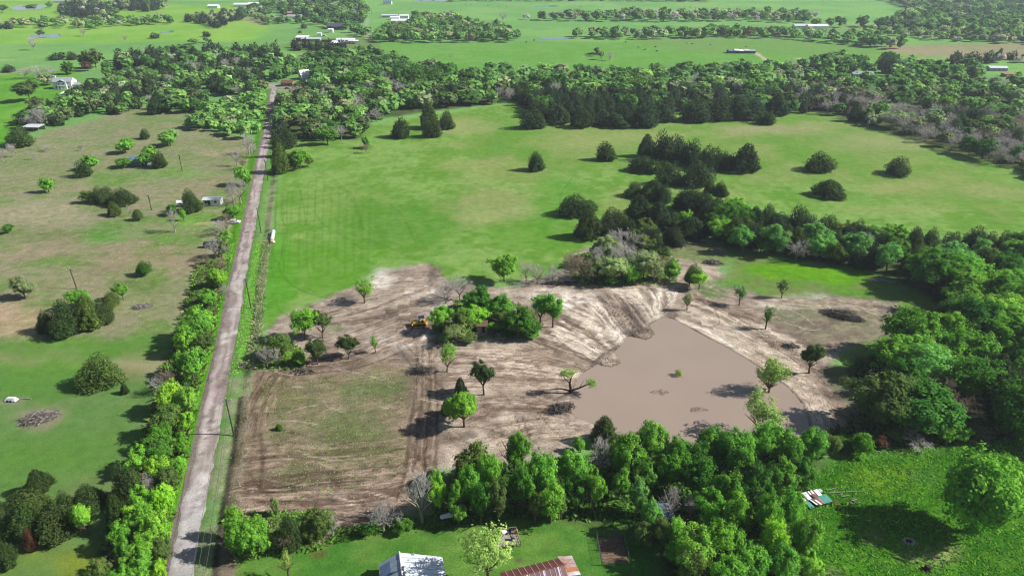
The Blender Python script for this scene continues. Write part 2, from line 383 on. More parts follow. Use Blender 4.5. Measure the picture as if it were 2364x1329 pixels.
# --- rough field left of the road
zone([(-700, 420), (-100, 300), (60, 330), (110, 305), (250, 268), (330, 245), (440, 262), (470, 300), (600, 330), (560, 480), (520, 640), (440, 785), (200, 790), (-500, 800)],
     gc(150, 148, 114), gc(118, 144, 78), 3, 5, 'ms', lo=.4, hi=.66, grain=1.5)
zone([(100, 305), (330, 245), (440, 262), (520, 330), (500, 380), (200, 390), (60, 400), (-100, 420)], gc(148, 150, 112), gc(128, 144, 92), 6, 8, 'ms', amt=.8)
for (x, y, a, b, c, k) in [(90, 490, 110, 30, (168, 158, 124), .8), (200, 560, 150, 22, (158, 140, 112), .6), (60, 590, 110, 16, (164, 144, 116), .8),
                           (350, 600, 140, 26, (162, 142, 112), .8), (420, 520, 80, 16, (158, 144, 112), .5), (470, 420, 60, 26, (160, 146, 112), .6), (230, 620, 90, 14, (156, 138, 110), .6),
                           (150, 650, 120, 16, (152, 140, 104), .5), (40, 740, 110, 40, (188, 162, 128), .95), (100, 420, 90, 26, (150, 148, 104), .5), (330, 700, 110, 30, (134, 146, 96), .7),
                           (300, 530, 110, 14, (92, 150, 60), .6), (240, 550, 60, 14, (84, 158, 50), .7), (450, 510, 60, 18, (104, 170, 40), .7), (400, 400, 90, 14, (100, 160, 60), .6),
                           (250, 410, 60, 20, (100, 156, 56), .5), (60, 540, 90, 18, (110, 138, 72), .6), (120, 610, 90, 14, (98, 148, 56), .5), (420, 555, 60, 20, (98, 148, 50), .6), (330, 660, 80, 14, (110, 130, 66), .5)]:
    if c[0] > c[1]: c = (c[0] * 1.0, c[1] * 1.03, c[2] * 1.06)
    blob(x, y, a, b, gc(*c), k * .9, cb=gc(c[0] * .90, c[1] * .92, c[2] * .86), mode='sm', lo=.35, hi=.8)
zone([(330, 262), (318, 250), (322, 262), (336, 272), (470, 282), (500, 276), (500, 282), (440, 288), (330, 276), (308, 264)], gc(104, 146, 60), gc(110, 150, 60), .8, 1, 'mid', amt=.8)
zone([(-200, 272), (60, 300), (40, 335), (-200, 350)], gc(90, 160, 40), gc(104, 168, 50), 3, 4)
# --- mown field lower left
zone([(-400, 790), (200, 785), (380, 782), (450, 800), (440, 1000), (360, 1400), (-300, 1400)], gc(96, 136, 66), gc(112, 144, 82), 4, 3, 'st', lo=.3, hi=.7, grain=.55)
for (x, y, a, b, c, k) in [(230, 800, 190, 14, (98, 148, 46), .8), (60, 830, 110, 14, (160, 152, 116), .6), (330, 838, 90, 20, (170, 158, 124), .85), (290, 860, 60, 20, (138, 138, 90), .6),
                           (130, 850, 140, 20, (96, 152, 44), .7), (60, 900, 140, 24, (92, 148, 50), .5), (90, 960, 60, 16, (150, 146, 116), .4), (30, 930, 30, 10, (150, 140, 120), .5),
                           (180, 1020, 180, 22, (94, 142, 50), .5), (60, 1060, 160, 26, (98, 146, 50), .4), (250, 1120, 90, 40, (118, 132, 78), .5), (90, 1290, 140, 30, (130, 146, 56), .5), (200, 1300, 60, 40, (142, 152, 48), .6), (20, 1180, 90, 24, (128, 136, 76), .5)]:
    blob(x, y, a, b, gc(*c), k, lo=.2, hi=.9)
# --- lawn by the houses and rough pasture lower right
zone([(470, 1300), (560, 1270), (760, 1250), (850, 1215), (1000, 1200), (1400, 1170), (1500, 1230), (1560, 1400), (430, 1400)], gc(80, 132, 50), gc(108, 148, 64), 2, 2.5, 'st', lo=.38, hi=.6, grain=.8)
zone([(1800, 1110), (1950, 1040), (2200, 1020), (2500, 1000), (2600, 1400), (1780, 1400)], gc(58, 116, 26), gc(84, 140, 36), 3, 3, 'ms', lo=.38, hi=.62, grain=1.6)
for (x, y, a, b, c, k) in [(2150, 1275, 75, 22, (176, 172, 118), .8), (2010, 1235, 30, 30, (140, 138, 96), .5), (2050, 1100, 90, 30, (122, 156, 36), .6), (2130, 1100, 40, 20, (60, 116, 60), .6), (2330, 1290, 50, 24, (100, 148, 48), .5),
                           (1925, 1320, 30, 10, (150, 140, 110), .6), (2000, 1200, 60, 20, (70, 124, 50), .6), (2330, 1180, 30, 40, (110, 158, 40), .6), (2100, 1250, 20, 8, (165, 155, 120), .7)]:
    blob(x, y, a, b, gc(*c), k, lo=.2, hi=.9)
# --- woodland floor
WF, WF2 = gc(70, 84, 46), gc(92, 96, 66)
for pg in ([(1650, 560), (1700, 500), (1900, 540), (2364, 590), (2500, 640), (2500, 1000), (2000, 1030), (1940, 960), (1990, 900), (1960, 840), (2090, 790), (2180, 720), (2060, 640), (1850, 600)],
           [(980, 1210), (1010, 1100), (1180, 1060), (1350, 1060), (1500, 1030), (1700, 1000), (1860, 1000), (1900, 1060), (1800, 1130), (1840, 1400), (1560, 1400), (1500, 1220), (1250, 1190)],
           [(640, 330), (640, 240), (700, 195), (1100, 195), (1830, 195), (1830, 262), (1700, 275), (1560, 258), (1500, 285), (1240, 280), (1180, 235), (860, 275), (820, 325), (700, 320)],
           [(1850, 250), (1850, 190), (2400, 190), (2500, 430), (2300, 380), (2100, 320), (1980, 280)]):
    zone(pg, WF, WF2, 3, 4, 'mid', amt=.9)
zone([(1990, 225), (2080, 232), (2130, 262), (2060, 268), (1990, 245)], gc(132, 152, 84), gc(120, 140, 80), 2, 3)
zone([(1480, 1090), (1580, 1060), (1620, 1140), (1540, 1190)], gc(96, 132, 60), gc(80, 110, 50), 2, 3)
# --- cleared dirt
DK, MD, LT, CH = gc(116, 101, 90), gc(152, 135, 122), gc(188, 172, 158), gc(234, 222, 212)
CLR = [(498, 1225), (505, 1120), (528, 1000), (545, 880), (560, 838), (600, 828), (640, 800), (610, 770), (650, 735), (745, 690), (870, 640), (930, 615), (990, 605), (1025, 622), (1045, 655), (1110, 660), (1200, 668), (1285, 640), (1320, 585), (1400, 560), (1470, 575),
       (1530, 545), (1610, 552), (1680, 575), (1650, 610), (1680, 655), (1800, 690), (1900, 672), (2010, 680), (2085, 700), (2110, 740), (2080, 780), (1990, 790), (1920, 835), (1905, 880), (1950, 930), (1960, 990), (1915, 1010), (1850, 1030), (1560, 1045), (1400, 1010), (1330, 1030), (1280, 1050),
       (1150, 1070), (1010, 1080), (990, 1110), (960, 1160), (900, 1200), (820, 1225), (760, 1248), (700, 1235), (600, 1215), (560, 1270), (510, 1300)]
zone(CLR, DK, LT, 1.8, 2.6, 'ms', lo=.28, hi=.72, grain=1.25)
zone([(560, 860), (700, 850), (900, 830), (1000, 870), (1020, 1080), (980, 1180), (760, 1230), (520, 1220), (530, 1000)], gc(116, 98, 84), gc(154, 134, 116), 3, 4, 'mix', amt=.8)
zone([(640, 880), (900, 850), (945, 880), (940, 1050), (880, 1120), (640, 1150), (600, 1000)], gc(112, 122, 78), gc(140, 128, 104), 6, 9, 'ms', amt=.7, lo=.38, hi=.6)
blob(860, 900, 70, 25, gc(104, 130, 66), .55); blob(800, 1000, 90, 60, gc(112, 124, 74), .5); blob(680, 1100, 30, 40, gc(110, 128, 70), .6); blob(650, 910, 60, 30, gc(120, 120, 80), .5); blob(590, 1180, 20, 8, gc(108, 120, 70), .4)
zone([(1690, 560), (1800, 600), (1990, 620), (2070, 650), (2180, 720), (2180, 760), (2080, 800), (1990, 840), (1930, 830), (1990, 790), (2080, 770), (2110, 735), (2080, 700), (1990, 690), (1850, 700), (1760, 680), (1670, 650)],
     gc(100, 148, 44), gc(120, 136, 76), 3, 4, 'ms', amt=.9)
zone([(1700, 612), (1830, 606), (1980, 622), (2030, 640), (1960, 655), (1780, 645)], gc(108, 166, 30), gc(98, 152, 36), 2, 2, 'ms')
zone([(1530, 548), (1640, 560), (1690, 590), (1640, 615), (1560, 600), (1500, 585)], gc(130, 128, 88), gc(108, 138, 62), 3, 4, 'ms', amt=.8)
zone([(1760, 690), (1900, 680), (2060, 700), (2080, 760), (1980, 790), (1880, 780), (1800, 740)], gc(134, 124, 108), gc(112, 126, 80), 4, 5, 'ms', amt=.8)
blob(1650, 665, 48, 14, gc(84, 150, 30), .9); blob(1200, 765, 26, 12, gc(76, 138, 34), .9); blob(1165, 760, 20, 8, gc(80, 140, 40), .7); blob(1230, 755, 25, 8, gc(84, 140, 44), .6)
blob(660, 832, 24, 20, gc(100, 156, 40), .8); blob(770, 755, 18, 10, gc(104, 140, 60), .6); blob(620, 850, 26, 8, gc(92, 150, 50), .6); blob(1400, 645, 90, 12, gc(86, 120, 56), .5)
for (x, y, a, b, k) in [(900, 790, 60, 22, .95), (960, 770, 40, 16, .9), (880, 655, 40, 10, .7), (920, 640, 70, 20, .75), (960, 675, 55, 14, .9), (1000, 700, 50, 12, .7), (850, 700, 60, 10, .6), (980, 720, 40, 8, .8),
                        (880, 780, 30, 10, .8), (1280, 690, 60, 14, .8), (1230, 665, 60, 10, .7), (1330, 700, 60, 24, .9), (1220, 830, 60, 20, .6), (1120, 850, 70, 20, .6), (1500, 690, 60, 16, .9), (1800, 700, 60, 8, .6), (1850, 690, 70, 8, .5)]:
    blob(x, y, a, b, CH, k, cb=MD, mode='sm', lo=.44, hi=.62)
for (x, y, a, b, k) in [(960, 630, 60, 10, .8), (950, 655, 50, 8, .6), (830, 690, 60, 10, .5), (1580, 690, 60, 8, .4), (1640, 607, 28, 6, .9), (1600, 570, 60, 10, .4), (1250, 910, 60, 20, .6), (1270, 950, 60, 20, .6), (780, 840, 80, 12, .5),
                        (1900, 760, 90, 22, .35), (1000, 640, 16, 14, .5), (930, 820, 40, 20, .5), (850, 720, 80, 12, .5), (1050, 1010, 60, 16, .4), (620, 1060, 30, 30, .4), (700, 1010, 60, 16, .4)]:
    blob(x, y, a, b, gc(92, 80, 74), k, cb=MD, mode='sm', lo=.46, hi=.64)
i = np.where((X > -90) & (X < 112) & (Y > 95) & (Y < 290))[0]
cin = 1 - sstep(-1, 1, poly_sd(X[i], Y[i], W(CLR))); FLW[i, 2] = .45 * cin
FLW[i, 0], FLW[i, 1] = Y[i] * .96 - X[i] * .28 + wy[i] * .8, X[i] * .96 + Y[i] * .28
# blade and tyre passes
fan([((1215, 800), (1330, 700)), ((1300, 830), (1400, 745)), ((1378, 846), (1440, 800))], 15, gc(122, 106, 94), gc(212, 196, 182), .9, .16, 3, .45, gc(120, 106, 96))
fan([((1330, 700), (1400, 690)), ((1385, 745), (1425, 740)), ((1425, 800), (1460, 776))], 9, gc(140, 124, 112), gc(224, 210, 198), .9, .14, 4, .4)
fan([((1362, 682), (1440, 672)), ((1405, 722), (1470, 715)), ((1455, 778), (1512, 768))], 11, gc(98, 88, 82), gc(166, 150, 138), .9, .16, 5, .5, gc(104, 93, 86))
fan([((1400, 668), (1570, 660)), ((1450, 700), (1560, 695)), ((1498, 748), (1538, 732))], 14, gc(140, 124, 112), gc(218, 204, 190), .85, .12, 6)
fan([((1110, 870), (1190, 790)), ((1230, 890), (1270, 800)), ((1330, 880), (1375, 845))], 13, gc(140, 122, 108), gc(206, 188, 172), .85, .10, 7)
fan([((1030, 905), (1020, 800)), ((1160, 900), (1150, 800)), ((1300, 905), (1260, 820))], 16, gc(132, 112, 98), gc(196, 176, 160), .75, .08, 8)
fan([((1060, 985), (1060, 920)), ((1180, 960), (1180, 905)), ((1320, 965), (1320, 925))], 9, gc(112, 94, 82), gc(176, 156, 140), .7, .08, 9)
fan([((1150, 1050), (1120, 985)), ((1250, 1020), (1230, 960)), ((1360, 1010), (1325, 962))], 12, gc(116, 100, 88), gc(176, 158, 142), .75, .08, 10)
fan([((1560, 740), (1600, 672)), ((1700, 815), (1760, 735)), ((1800, 866), (1860, 800)), ((1868, 935), (1915, 880)), ((1880, 1010), (1950, 990))], 10, gc(136, 120, 106), gc(202, 186, 170), .75, .10, 11)
fan([((1552, 738), (1566, 728)), ((1650, 784), (1672, 774)), ((1745, 838), (1768, 828)), ((1822, 890), (1846, 880)), ((1864, 945), (1892, 938)), ((1874, 1010), (1908, 1006))], 3, gc(186, 168, 152), gc(222, 208, 194), .9, .05, 12)
fan([((1600, 668), (1600, 640)), ((1760, 700), (1760, 680)), ((1960, 730), (1960, 690)), ((2080, 760), (2080, 700))], 7, gc(124, 110, 98), gc(172, 156, 142), .6, .05, 13)
fan([((640, 850), (600, 815)), ((800, 845), (760, 800)), ((930, 800), (900, 750)), ((1000, 750), (985, 705))], 14, gc(114, 96, 84), gc(182, 162, 146), .65, .08, 14)
fan([((700, 760), (690, 730)), ((850, 750), (830, 690)), ((1000, 715), (980, 620))], 12, gc(110, 94, 84), gc(184, 166, 150), .6, .08, 15)
fan([((520, 1180), (520, 1110)), ((720, 1215), (720, 1080)), ((900, 1190), (940, 1060)), ((975, 1110), (1010, 1040))], 15, gc(98, 80, 70), gc(172, 150, 134), .8, .08, 16)
fan([((540, 1100), (560, 1010)), ((640, 1080), (650, 1010)), ((760, 1080), (760, 1020)), ((950, 1060), (950, 1000))], 11, gc(104, 90, 74), gc(160, 140, 122), .55, .06, 17)
fan([((940, 1100), (1010, 1100)), ((945, 950), (1010, 950)), ((955, 800), (1010, 800))], 7, gc(110, 92, 80), gc(166, 146, 130), .45, .08, 18)
fan([((545, 1000), (620, 1000)), ((560, 920), (650, 920)), ((590, 860), (700, 850))], 8, gc(112, 96, 80), gc(158, 138, 120), .6, .06, 19)
fan([((1200, 668), (1200, 640)), ((1290, 665), (1300, 640)), ((1400, 668), (1400, 655)), ((1600, 665), (1600, 650))], 4, gc(110, 94, 82), gc(190, 172, 156), .7, .06, 20)
zone([(1845, 825), (1950, 850), (1990, 900), (1975, 1000), (1925, 1005), (1905, 930), (1870, 880)], gc(96, 82, 74), gc(140, 124, 112), 1.5, 2, 'ms', amt=.75)
RUT = gc(84, 68, 58)
for pts, w in [([(962, 800), (958, 900), (948, 980), (935, 1085), (918, 1150)], .5), ([(975, 800), (974, 900), (966, 980), (955, 1085)], .5), ([(990, 800), (992, 900), (985, 1000), (980, 1085)], .5), ([(1004, 860), (1008, 960), (1006, 1080)], .45),
               ([(985, 870), (1010, 885), (1040, 910)], .4), ([(930, 790), (950, 810), (975, 850)], .35), ([(918, 800), (940, 830), (960, 860)], .35), ([(1190, 960), (1205, 1000), (1215, 1050)], .3), ([(1205, 960), (1222, 1010), (1232, 1050)], .3),
               ([(1240, 950), (1270, 985), (1300, 1010)], .3), ([(545, 1125), (536, 1100), (545, 1085), (562, 1095), (560, 1130), (540, 1150)], .5), ([(525, 1150), (520, 1110), (540, 1075), (575, 1090), (600, 1130)], .4), ([(560, 1170), (640, 1180), (760, 1175), (880, 1165)], .35),
               ([(560, 1060), (640, 1050), (760, 1060), (900, 1040)], .3), ([(600, 1130), (720, 1120), (860, 1130), (930, 1110)], .35), ([(860, 1075), (870, 1085), (900, 1060)], .4), ([(600, 1000), (605, 1060), (600, 1120)], .6), ([(570, 905), (590, 960), (585, 1010)], .4),
               ([(600, 860), (700, 850), (820, 830), (900, 800)], .35), ([(620, 870), (720, 862), (840, 845), (930, 810)], .35), ([(780, 780), (860, 750), (940, 715)], .35), ([(790, 790), (870, 760), (960, 722)], .3), ([(1180, 700), (1230, 720), (1260, 760)], .3),
               ([(1600, 680), (1680, 720), (1760, 770), (1850, 830), (1900, 880)], .3), ([(1610, 690), (1690, 735), (1770, 790), (1850, 845)], .3), ([(1630, 690), (1650, 720), (1660, 745), (1640, 755)], .25), ([(1010, 835), (1080, 822), (1180, 830), (1250, 850)], .25), ([(1020, 870), (1120, 850), (1220, 862), (1300, 880)], .25)]:
    track(smooth_line(pts), w, RUT, .62, -.12, wob=.25, brk=.25)
# dense web of random passes over the cleared ground
rr = np.random.default_rng(5); CW = W(CLR)
for k in range(420):
    x = rr.uniform(520, 1930); y = rr.uniform(620, 1200)
    if not inpoly(x, y, CLR): continue
    a = rr.normal(.12 if x < 1000 else .55, .35); L = rr.uniform(40, 150); c = rr.normal(0, .5)
    pts = []
    for s in np.linspace(-.5, .5, 7): pts.append((x + L * s * math.cos(a + c * s), y + L * .55 * s * math.sin(a + c * s)))
    if not all(inpoly(*p, CLR) for p in pts): continue
    dark = rr.random() < .62
    track(pts, rr.uniform(.14, .32), gc(94, 78, 68) if dark else gc(206, 188, 172), rr.uniform(.3, .7), -.05 if dark else .04, wob=.4, brk=.35)
# mower and tyre marks in the meadow
DG = gc(66, 112, 34)
for pts in ([(640, 440), (634, 520), (626, 600), (632, 640)], [(652, 440), (650, 500), (660, 530), (650, 590), (645, 620), (670, 655), (720, 680)], [(665, 440), (662, 490), (664, 540), (656, 600), (660, 640), (690, 668), (760, 690)],
            [(760, 420), (800, 445), (820, 480), (832, 525)], [(770, 418), (812, 450), (828, 490), (840, 530)], [(728, 450), (728, 490), (750, 520), (800, 550), (845, 580)], [(635, 690), (650, 720), (690, 735)], [(628, 560), (632, 595), (645, 610)], [(622, 562), (624, 590)],
            [(690, 430), (700, 470), (706, 520)], [(1330, 400), (1300, 440), (1290, 470)], [(2090, 470), (2220, 500), (2330, 520)], [(2040, 440), (2180, 480), (2330, 505)], [(780, 530), (870, 560), (960, 600)], [(900, 470), (930, 500), (960, 560)]):
    track(smooth_line(pts), .26, DG, .5, wob=.15, brk=.2)
for k in range(26):
    x = 640 + k * 9.0; track([(x, 420 + rr.uniform(-10, 30)), (x - 4, 520), (x - 6 + rr.uniform(-6, 6), 600 + rr.uniform(-20, 40))], .35, gc(116, 166, 58) if k % 2 else DG, .28, wob=.5, brk=.4)
# burnt / brush spots
blob(1940, 728, 30, 12, gc(60, 52, 48), .9); blob(1640, 607, 24, 6, gc(60, 52, 48), .9); blob(735, 1275, 22, 8, gc(120, 100, 60), .7); blob(1198, 1292, 8, 5, gc(110, 100, 80), .8); blob(92, 968, 46, 20, gc(150, 140, 116), .8)
blob(985, 165, 30, 3, gc(160, 160, 110), .0)

# --- road, verges, ditches, tracks
ROAD_C = [(404, 1400), (412, 1329), (431, 1220), (458, 1100), (478, 1000), (500, 880), (512, 830), (531, 740), (545, 660), (566, 560), (581, 480), (597, 400), (611, 330), (622, 270), (631, 205)]
RC = smooth_line(W(ROAD_C), 5); RW = 4.5
def along(pts):
    d = [0]
    for a, b in zip(pts[:-1], pts[1:]): d.append(d[-1] + math.hypot(b[0] - a[0], b[1] - a[1]))
    return d
def offset(pts, o):
    out = []
    for i, p in enumerate(pts):
        a = pts[max(i - 1, 0)]; b = pts[min(i + 1, len(pts) - 1)]; dx, dy = b[0] - a[0], b[1] - a[1]; L = math.hypot(dx, dy)
        out.append((p[0] + dy / L * o, p[1] - dx / L * o))
    return out
def strip(o0, o1, ca, cb, feather, warp, mode='ms', i0=0, i1=None, amt=1, grain=None, lo=.35, hi=.65):
    c = RC[i0:i1]; zone(offset(c, o0) + offset(c, o1)[::-1], ca, cb, feather, warp, mode, world=True, amt=amt, grain=grain, lo=lo, hi=hi)
strip(-6.5, 5.6, gc(82, 148, 32), gc(104, 158, 44), .8, .8, grain=.9)                   # bright verges
strip(2.6, 7.2, gc(92, 146, 64), gc(116, 150, 84), .6, .5, amt=.9)
strip(6.4, 8.8, gc(84, 122, 60), gc(156, 158, 120), .8, 1.0, lo=.4, hi=.6)               # tangled fence line
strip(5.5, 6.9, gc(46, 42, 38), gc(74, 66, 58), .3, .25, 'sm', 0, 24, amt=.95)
strip(3.0, 5.5, gc(112, 140, 84), gc(142, 146, 112), .5, .6, 'sm', 0, 26, amt=.85)
strip(6.9, 9.6, gc(132, 116, 98), gc(150, 134, 116), .8, .6, 'sm', 0, 24, amt=.9)
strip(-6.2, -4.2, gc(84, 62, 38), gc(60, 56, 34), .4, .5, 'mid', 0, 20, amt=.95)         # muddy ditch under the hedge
for s in (0,):
    i = np.where((X > -260) & (X < 0) & (Y < 620))[0]
    dr = seg_dist(X[i], Y[i], RC)
    Z[i] += -.35 * np.exp(-((dr - 6.3) / 1.3) ** 2) + .12 * (1 - sstep(2.6, 4.2, dr))
# driveways and lanes
zone([(553, 838), (600, 826), (640, 822), (700, 812), (700, 822), (640, 832), (600, 840), (556, 852)], gc(168, 146, 130), gc(184, 164, 146), .5, .5)
zone([(660, 190), (600, 196), (598, 203), (668, 204)], gc(176, 170, 160), gc(160, 156, 148), .8, .5)
zone([(640, 205), (700, 205), (735, 196), (738, 199), (700, 211), (640, 211)], gc(188, 176, 156), gc(170, 160, 140), 1, 1, amt=.8)
zone([(1738, 121), (1744, 119), (1770, 136), (1800, 152), (1794, 154), (1762, 138)], gc(206, 192, 160), gc(196, 184, 150), .8, .5)
zone([(845, 92), (852, 92), (849, 44), (845, 44)], gc(176, 170, 166), gc(186, 180, 172), .8, .5)
zone([(440, 516), (470, 512), (520, 508), (560, 512), (560, 515), (520, 514), (470, 520)], gc(184, 160, 130), gc(150, 150, 100), 1, 1.5, amt=.7)
zone([(470, 352), (560, 356), (560, 362), (470, 362)], gc(186, 168, 138), gc(150, 150, 100), 1.5, 2, amt=.6)
zone([(0, 166), (60, 158), (90, 150), (60, 163), (0, 176)], gc(176, 172, 130), gc(160, 170, 110), 2, 1, amt=.8)
zone([(-40, 139), (120, 136), (120, 137.5), (-40, 141)], gc(186, 180, 140), gc(160, 170, 110), 2, 1, amt=.7)
zone([(1835, 136), (1850, 134), (1850, 137), (1838, 139)], gc(206, 190, 150), gc(206, 190, 150), 1.5, 1)
zone([(2000, 126), (2120, 128), (2240, 150), (2230, 156), (2080, 140)], gc(150, 168, 96), gc(130, 160, 80), 3, 2, amt=.6)
zone([(2120, 225), (2300, 230), (2330, 262), (2200, 250)], gc(96, 140, 50), gc(120, 150, 70), 3, 4, amt=.7)
zone([(1080, 22), (1230, 18), (1230, 22), (1080, 30)], gc(170, 170, 130), gc(140, 165, 100), 8, 8, amt=.2)
# --- pond basin
POND_PX = [(1318, 934), (1322, 905), (1330, 880), (1339, 866), (1364, 850), (1377, 838), (1392, 844), (1413, 846), (1434, 837), (1418, 811), (1436, 793), (1450, 776), (1461, 776), (1482, 782), (1497, 783), (1512, 771), (1505, 760), (1499, 749), (1518, 738), (1536, 732), (1552, 735), (1569, 744), (1602, 762), (1635, 780),
           (1679, 801), (1717, 824), (1740, 839), (1790, 872), (1815, 890), (1836, 911), (1854, 934), (1865, 959), (1869, 985), (1860, 1010), (1800, 1022), (1700, 1020), (1640, 1016), (1600, 1020), (1560, 1022), (1500, 1012), (1440, 1000), (1400, 985), (1359, 973), (1331, 964), (1320, 950)]
PW = W(POND_PX)
i = np.where((X > -10) & (X < 110) & (Y > 100) & (Y < 230))[0]
sdp = poly_sd(X[i], Y[i], PW)
Z[i] = np.where(sdp < 0, np.minimum(Z[i], 0) * .2 - .10 - .22 * np.minimum(-sdp, 8), Z[i] * sstep(-.5, 1.2, sdp) * 1.0 + .06 * sstep(0, 1.5, sdp))
wet = (1 - sstep(0, .9, sdp)); A[i] = A[i] * (1 - .45 * wet[:, None])
# low rough grass lumps everywhere near
mz = (X > -150) & (X < 170) & (Y < 420); Z[mz] += .10 * (n_sm[mz] - .5) + .25 * (n_mid[mz] - .5)
i = np.where((X > -10) & (X < 110) & (Y > 100) & (Y < 230))[0]
Z[i] = np.where(sdp < 0, np.minimum(Z[i], -.16), np.where(sdp < 1.5, np.maximum(Z[i], -.02 + .06 * sdp), Z[i]))
i = np.where((X > -260) & (X < 0) & (Y < 620))[0]; dr = seg_dist(X[i], Y[i], RC); rk = 1 - sstep(2.7, 3.6, dr); Z[i] = Z[i] * (1 - rk) + 0.0 * rk
i = np.where((X > -90) & (X < 112) & (Y > 95) & (Y < 290))[0]
cin = (1 - sstep(-1.5, 1.5, poly_sd(X[i], Y[i], W(CLR)))) * sstep(.98, 1.12, A[i, 0] / (A[i, 1] + 1e-4)) * sstep(.03, .09, A[i, 0]); A[i] *= (1 + (.06 + .17 * sstep(-35, 5, X[i])) * cin)[:, None]; A[i, 2] *= 1 - .06 * cin
ZG = Z.reshape(NYG, NXG)
idx = np.arange(NYG * NXG).reshape(NYG, NXG)
quads = np.stack([idx[:-1, :-1], idx[:-1, 1:], idx[1:, 1:], idx[1:, :-1]], -1).reshape(-1, 4)
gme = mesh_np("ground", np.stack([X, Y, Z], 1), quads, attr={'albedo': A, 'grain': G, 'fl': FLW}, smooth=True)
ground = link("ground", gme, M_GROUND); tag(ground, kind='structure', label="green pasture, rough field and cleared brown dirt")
def gz(x, y):
    a = min(max(int(np.searchsorted(GX, x)) - 1, 0), NXG - 2); b = min(max(int(np.searchsorted(GY, y)) - 1, 0), NYG - 2)
    u = (x - GX[a]) / (GX[a + 1] - GX[a]); v = (y - GY[b]) / (GY[b + 1] - GY[b])
    return float((ZG[b, a] * (1 - u) + ZG[b, a + 1] * u) * (1 - v) + (ZG[b + 1, a] * (1 - u) + ZG[b + 1, a + 1] * u) * v)

# pond water
def poly_mesh(name, pts, z):
    me = bpy.data.meshes.new(name); me.from_pydata([(x, y, z) for x, y in pts], [], [tuple(range(len(pts)))]); me.update(); return me
def water_mat(name, col, rough, bump, k=1.0):
    m, nt, out = nmat(name); b = nt.nodes.new('ShaderNodeBsdfPrincipled'); L = nt.links.new
    b.inputs['Roughness'].default_value = rough; b.inputs['IOR'].default_value = 1.33
    b.inputs['Specular IOR Level'].default_value = 0.5
    g = nt.nodes.new('ShaderNodeNewGeometry'); n = nt.nodes.new('ShaderNodeTexNoise'); n.inputs['Scale'].default_value = .06; n.inputs['Detail'].default_value = 3
    L(g.outputs['Position'], n.inputs['Vector'])
    r = nt.nodes.new('ShaderNodeValToRGB'); r.color_ramp.elements[0].position = .3; r.color_ramp.elements[1].position = .7
    r.color_ramp.elements[0].color = (*[c * .93 for c in col], 1); r.color_ramp.elements[1].color = (*col, 1)
    L(n.outputs['Fac'], r.inputs[0]); L(r.outputs[0], b.inputs['Base Color'])
    n2 = nt.nodes.new('ShaderNodeTexNoise'); n2.inputs['Scale'].default_value = 2.5; n2.inputs['Detail'].default_value = 3; L(g.outputs['Position'], n2.inputs['Vector'])
    bp = nt.nodes.new('ShaderNodeBump'); bp.inputs['Strength'].default_value = bump; bp.inputs['Distance'].default_value = .02
    L(n2.outputs['Fac'], bp.inputs['Height']); L(bp.outputs[0], b.inputs['Normal']); L(b.outputs[0], out.inputs[0]); return m
big = offset(PW + [PW[0]], -0.0)
M_MUD = water_mat("muddy_water", tuple(gc(176, 157, 140)), .14, .06)
cx = sum(p[0] for p in PW) / len(PW); cy = sum(p[1] for p in PW) / len(PW)
pw = link("pond_water", poly_mesh("pond_water", [(cx + (x - cx) * 1.012, cy + (y - cy) * 1.012) for x, y in PW], -.075), M_MUD)
tag(pw, "smooth muddy brown pond inside the cleared ground", kind='structure')
M_POND = water_mat("blue_water", (.10, .17, .24), .05, .02)
def far_pond(pts, label):
    w = W(pts); o = link("pond", poly_mesh("pond", w, .12), M_POND); tag(o, label, kind='structure')
far_pond([(26, 20), (40, 14), (60, 12), (105, 12), (107, 17), (90, 22), (50, 25), (30, 24)], "blue pond at the top left with a bushy islet")
far_pond([(64, 83), (80, 81), (140, 80), (141, 85), (125, 89), (100, 88), (66, 87)], "small blue pond behind the pale bare tree, top left")
far_pond([(368, 75), (385, 72), (400, 71), (402, 75), (375, 77)], "narrow pond beside the lone cedar, upper left")
far_pond([(1244, 87.5), (1312, 87.5), (1313, 91), (1246, 91)], "thin straight blue pond in the far green pasture")
far_pond([(1205, 159), (1240, 156), (1272, 157), (1274, 166), (1240, 172), (1208, 168)], "grey blue pond behind the middle wood")
far_pond([(1232, 14.5), (1290, 13), (1292, 15.5), (1236, 17)], "thin pale pond in the most distant pasture")
far_pond([(955, 0.5), (1040, -1), (1030, 3), (960, 4)], "pale pond at the very top of the view")

